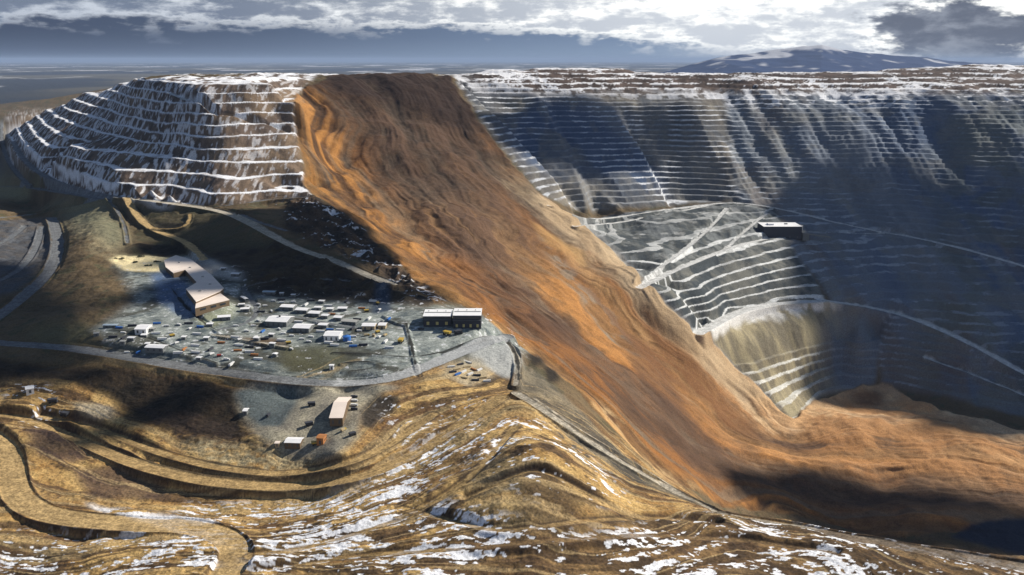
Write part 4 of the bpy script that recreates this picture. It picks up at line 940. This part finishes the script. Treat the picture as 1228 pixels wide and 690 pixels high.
# main building
def main_building():
    hr = 385.5; zr = ZC-hr
    out_ = [(197, 313), (211, 307), (229, 312), (253, 330), (268, 346), (263, 350), (235, 362), (223, 347), (236, 339), (222, 324), (208, 328), (199, 321)]
    P = []
    for px, py in out_:
        u, t = ray(px, py); P.append((u*hr/t, hr/t))
    cx = sum(p[0] for p in P)/len(P); cy = sum(p[1] for p in P)/len(P); g = ZC-395.
    e = empty('main_building', (cx, cy, g), 0, 'large cream roofed building with a stepped L shaped plan', 'main building')
    Q = [(a-cx, b-cy) for a, b in P]
    mesh('wall', prism(Q, -6, zr-g-.02), 'brown', e)
    mesh('roof', prism([(a*1.012, b*1.012) for a, b in Q], zr-g, zr-g+1.0), 'creamroof', e)
    h2_ = 389.5; P2 = []
    for px, py in ((235, 363.5), (263, 351.5), (275, 360), (234, 370)):
        u, t = ray(px, py); P2.append((u*h2_/t-cx, h2_/t-cy))
    mesh('annex_wall', prism(P2, -8, ZC-h2_-g-.02), 'brown', e); mesh('annex_roof', prism([(a+.3, b-.4) for a, b in P2], ZC-h2_-g, ZC-h2_-g+.8), 'creamroof', e)
    for a, b in ((.15, .3), (.45, .6), (.72, .88)):
        x0 = P2[3][0]+(P2[2][0]-P2[3][0])*a; y0 = P2[3][1]+(P2[2][1]-P2[3][1])*a; x1 = P2[3][0]+(P2[2][0]-P2[3][0])*b; y1 = P2[3][1]+(P2[2][1]-P2[3][1])*b
        mesh('window', prism([(x0+.4, y0-.45), (x1+.4, y1-.45), (x1+.4, y1), (x0+.4, y0)], 0, 3.), 'glass', e)
    for px, py in ((215, 316), (228, 322), (243, 333), (252, 342), (240, 350)):
        u, t = ray(px, py); x, y = u*hr/t-cx, hr/t-cy; mesh('roof_unit', bx(x-2, x+2, y-1.5, y+1.5, zr-g+1, zr-g+2.8), 'concrete', e)
main_building()
def tank(px, py, r, hgt, label, m):
    x, d, z = spot(px, py); e = empty('storage_tank', (x, d, z), 0, label, 'tank')
    bm = bmesh.new(); cyl(bm, (0, 0, hgt/2-1), r, 'z', hgt+2, 28); mesh('shell', bm, m, e)
    bm = bmesh.new(); bmesh.ops.create_cone(bm, cap_ends=True, segments=28, radius1=r+.15, radius2=.4, depth=r*.35); bmesh.ops.translate(bm, verts=bm.verts, vec=(0, 0, hgt+r*.175)); mesh('tank_roof', bm, m, e)
    mesh('ladder', bx(-.4, .4, -r-.3, -r-.05, 0, hgt), 'dark', e)
tank(416, 408, 6.2, 6, 'blue round storage tank beside the bright white warehouse', 'blue')
tank(448, 404, 2.6, 4, 'small cream round tank in front of the pair of cream buildings', 'tan')
# vehicles
def truck(m, cab, L=9., Wd=3., Ht=3.2):
    e = empty('parked_truck', (0, 0, 0), 0, 'x', 'truck')
    mesh('cargo_body', bx(-L*.5, L*.18, -Wd/2, Wd/2, .9, Ht), m, e)
    c = mesh('cab', bx(L*.21, L*.5, -Wd*.46, Wd*.46, .8, Ht*.85, top=(L*.22, L*.42, -Wd*.42, Wd*.42)), cab, e)
    mesh('windscreen', bx(L*.435, L*.475, -Wd*.38, Wd*.38, Ht*.48, Ht*.72), 'glass', c)
    mesh('chassis', bx(-L*.48, L*.48, -Wd*.3, Wd*.3, .5, .88), 'dark', e)
    for sx in (-.34, .33):
        for sy in (-1, 1):
            bm = bmesh.new(); cyl(bm, (sx*L, sy*Wd*.42, .55), .58, 'y', .5); mesh('wheel', bm, 'tyre', e)
    return e
def haul(m):
    e = empty('haul_truck', (0, 0, 0), 0, 'x', 'haul truck')
    mesh('dump_bed', bx(-6, 2.6, -3, 3, 3.2, 6.4, top=(-6.8, 5.6, -3.6, 3.6)), m, e)
    mesh('chassis', bx(-5, 6, -1.6, 1.6, 1.4, 3.15), 'dark', e)
    c = mesh('cab', bx(3.2, 5.6, -2.4, .4, 3.2, 5.6), m, e); mesh('window', bx(5.55, 5.7, -2.1, .1, 4.2, 5.3), 'glass', c)
    for sx, r in ((-3.6, 1.7), (4, 1.7)):
        for sy in (-2.3, 2.3):
            bm = bmesh.new(); cyl(bm, (sx, sy, 1.6), r, 'y', 1.3, 16); mesh('wheel', bm, 'tyre', e)
    return e
def container(m):
    e = empty('shipping_container', (0, 0, 0), 0, 'x', 'container'); mesh('body', bx(-6, 6, -1.3, 1.3, 0, 2.7), m, e)
    for s_ in (-1, 1): mesh('door', bx(6.0, 6.08, min(s_*.05, s_*1.2), max(s_*.05, s_*1.2), .15, 2.55), 'dark', e)
    return e
def copy_tree(o, parent=None):
    c = o.copy(); C.objects.link(c)
    if parent is not None: c.parent = parent
    for ch in o.children: copy_tree(ch, c)
    return c
proto = {}
def put_at(kind, key, make, px, py, rz, label, group, sc=1.0):
    k = (kind, key)
    if k not in proto: proto[k] = make(); o = proto[k]
    else: o = copy_tree(proto[k])
    x, d, z = spot(px, py); o.location = (x, d, z); o.rotation_euler = (0, 0, math.radians(rz)); o.scale = (sc,)*3; o['label'] = label; o['group'] = group; return o
tw = lambda: truck('white', 'white'); tb = lambda: truck('blue', 'white'); tr = lambda: truck('red', 'white'); tt = lambda: truck('tan', 'machine'); td = lambda: truck('dark', 'dark')
yg, lg, dg = 'vehicles parked in the yard', 'trucks of the lower yard', 'vehicles and containers on the laydown area'
put_at('t', 'r', tr, 264, 428, 15, 'red truck parked beside the grey haul road', yg)
put_at('t', 'w', tw, 272, 432, -8, 'white truck parked just below the red truck', yg)
put_at('t', 'w', tw, 254, 426, 60, 'white truck parked left of the red truck', yg)
put_at('t', 't', tt, 440, 403, 20, 'yellow and tan truck in front of the pair of cream buildings', yg)
put_at('t', 'w', tw, 455, 405, 75, 'white truck parked below the narrower cream building', yg)
put_at('t', 't', tt, 462, 403, 70, 'tan truck parked right of the white truck below the cream building', yg)
put_at('t', 'w', tw, 424, 405, 5, 'white truck parked right of the blue tank', yg)
put_at('t', 'd', td, 505, 396, 0, 'dark truck alone on the gravel in front of the left truck shop', yg)
put_at('h', 'd', lambda: haul('dark'), 550, 401, 30, 'dark haul truck in front of the taller truck shop', yg)
put_at('h', 'y', lambda: haul('machine'), 536, 402, 150, 'yellow haul truck left of the dark haul truck', yg)
put_at('h', 'y', lambda: haul('machine'), 481, 411, 80, 'yellow haul truck beside the dark ditch', yg)
for k, (px, py, rz) in enumerate(((328, 362, 0), (338, 364, 10), (310, 366, -20), (352, 363, 5), (283, 392, 10), (296, 398, 0), (304, 392, 20), (310, 386, -30), (350, 404, 0), (362, 408, 8), (373, 405, -6), (340, 401, 0), (431, 398, 0), (205, 400, 30), (212, 412, 60), (200, 392, 10), (148, 400, 0), (228, 395, 80), (318, 368, 30), (420, 412, 0))):
    q = ('beside the back sheds', 'by the workshop with the round vent', 'on the grey track', 'at the back of the yard', 'below the main building')
    put_at('t', 'wg', tw, px, py, rz, 'white truck parked among the sheds of the yard', 'white trucks among the sheds', .9)
rj = random.Random(11)
more = [(rj.uniform(292, 470), rj.uniform(360, 420)) for _ in range(150)]+[(rj.uniform(125, 255), rj.uniform(388, 428)) for _ in range(95)]+[(rj.uniform(262, 330), rj.uniform(405, 440)) for _ in range(34)]
busy = [(o.location.x, o.location.y) for o in C.objects if o.parent is None and o.get('category') in ('shed', 'hut', 'workshop', 'warehouse', 'office', 'tank', 'main building', 'truck')]
nput = 0
for px, py in more:
    x, d, z = spot(px, py)
    if any(abs(x-a)+abs(d-b) < 19 for a, b in busy) or rmask['grey'][int(ij(x/d, d)[1]), int(ij(x/d, d)[0])] > .3 or yard[int(ij(x/d, d)[1]), int(ij(x/d, d)[0])] < .6: continue
    busy.append((x, d)); nput += 1; r = rj.random()
    if r < .30: put_at('c', 'white', lambda: container('white'), px, py, rj.choice((-10, 80, 5)), 'white container standing loose among the sheds of the yard', 'white containers in the yard', 1.15)
    elif r < .45: put_at('c', 'dark', lambda: container('dark'), px, py, rj.choice((-10, 80, 5)), 'dark container standing loose among the sheds of the yard', 'dark containers in the yard', 1.1)
    elif r < .53: put_at('c', 'blue', lambda: container('blue'), px, py, rj.choice((-10, 80, 5)), 'blue container standing loose among the sheds of the yard', 'blue containers in the yard')
    elif r < .60: put_at('c', 'orange', lambda: container('orange'), px, py, rj.choice((-10, 80, 5)), 'rusty orange container standing loose among the sheds of the yard', 'rusty containers in the yard')
    elif r < .78: put_at('t', 'wg', tw, px, py, rj.uniform(-90, 90), 'white truck parked among the sheds of the yard', 'white trucks among the sheds', .9)
    elif r < .88: put_at('h', 'ys', lambda: haul('machine'), px, py, rj.uniform(-90, 90), 'small yellow dump truck parked among the sheds', 'yellow dump trucks among the sheds', .62)
    else: L_('equipment_hut', px, py, rj.uniform(4.5, 7), rj.uniform(6, 9), 4, rj.choice((-10, 0, 80)), 'small hut with a snowy roof scattered among the sheds of the yard', 'hut', doors=1, win=False, group='scattered small huts')
print('extra', nput)
for k, (px, py) in enumerate(((374, 487), (371, 511))):
    put_at('h', 'd', lambda: haul('dark'), px, py, 10+20*k, ('dark haul truck parked left of the cream roofed warehouse', 'dark haul truck between the warehouse and the low white shed')[k], lg, .8)
for k, (py, m, c) in enumerate(((477, 'd', 'dark truck, rearmost in the row right of the cream warehouse'), (482, 'w', 'white truck, second from the back in the row right of the cream warehouse'), (487, 'w', 'white truck, third from the back in the row right of the cream warehouse'), (492, 'd', 'dark truck, nearest in the row right of the cream warehouse'))):
    put_at('t', m, None, 425, py, 0, c, lg)
put_at('h', 'd', None, 423, 523, 40, 'dark haul truck at the right edge of the lower yard', lg, .7)
put_at('h', 'y', None, 378, 534, 20, 'yellow haul truck beside the rusty orange shed', lg, .7)
put_at('t', 'd', td, 322, 499, 80, 'dark truck parked on the dark gravel pad', lg)
put_at('t', 't', tt, 412, 517, 60, 'tan truck parked in front of the cream warehouse', lg)
put_at('h', 'd', None, 64, 484, 10, 'dark haul truck on the ochre terrace at the far left', 'haul trucks on the ochre terrace')
put_at('h', 'd', None, 78, 500, 160, 'dark haul truck at the bend of the ochre terrace', 'haul trucks on the ochre terrace')
rr = random.Random(5); kinds = ('white', 'tan', 'dark', 'orange', 'blue')
cl_ = [(541, 441), (548, 444), (552, 438), (556, 447), (560, 441), (564, 450), (568, 444), (572, 451), (575, 445), (579, 454), (549, 450), (562, 436), (570, 457), (556, 454), (584, 458), (543, 447)]
for k, (px, py) in enumerate(cl_):
    m = kinds[(0, 1, 2, 0, 1, 0, 3, 2, 0, 1, 4, 0, 2, 1, 0, 2)[k]]
    put_at('c', m, lambda: container(m), px, py, rr.uniform(-50, 60), '%s container on the crowded laydown area right of the haul road' % {'white': 'white', 'tan': 'tan', 'dark': 'dark', 'orange': 'rusty orange', 'blue': 'blue'}[m], '%s containers on the laydown area' % m, .9)
# planting beds of the car park
def leafy(bm, c, rx, ry, rz_, n, s_, rnd):
    for _ in range(n):
        a = rnd.uniform(0, 2*math.pi); t = rnd.uniform(0, 1); r = rnd.random()**.4
        p = Vector((c[0]+rx*r*math.cos(a)*math.sqrt(1-t*t*.9), c[1]+ry*r*math.sin(a)*math.sqrt(1-t*t*.9), c[2]+rz_*t*rnd.uniform(.6, 1)))
        d1 = Vector((rnd.gauss(0, 1), rnd.gauss(0, 1), rnd.gauss(0, 1))).normalized()*s_; d2 = d1.orthogonal().normalized()*s_*.7
        bm.faces.new([bm.verts.new(p+q) for q in (d1, d2, -d1, -d2)])
beds = (((142.5, 311), 9, 'first from the left on the pale car park'), ((170, 308), 7, 'at the back of the pale car park'), ((160, 315.5), 6, 'in the middle of the pale car park'), ((177, 319.5), 8, 'nearest to the camera on the pale car park'), ((188, 314.5), 7, 'beside the main building on the car park'))
for k, ((px, py), r, t) in enumerate(beds):
    x, d, z = spot(px, py); e = empty('shrub_bed', (x, d, z), 12, 'dark clump of evergreen shrubs '+t, 'shrubs', 'shrub clumps on the car park')
    rnd = random.Random(k); bm = bmesh.new(); st_ = bmesh.new()
    for q in range(7):
        c = (rnd.uniform(-r, r), rnd.uniform(-4, 4), .3); leafy(bm, c, 3.2, 2.8, rnd.uniform(2, 3.6), 130, .45, rnd); cyl(st_, (c[0], c[1], .7), .18, 'z', 2.2, 7)
    mesh('foliage', bm, 'leaf', e); mesh('stem', st_, 'trunk', e)
# ------------------------------------------------------------------ view
SC.view_settings.view_transform = 'Standard'; SC.view_settings.look = 'None'; SC.view_settings.gamma = 1; SC.view_settings.exposure = 0.42
SC.cycles.use_denoising = True
SC.cycles.max_bounces = 4; SC.cycles.diffuse_bounces = 2; SC.cycles.volume_bounces = 0; SC.cycles.transparent_max_bounces = 8
print('done', round(time.time()-T0, 1))
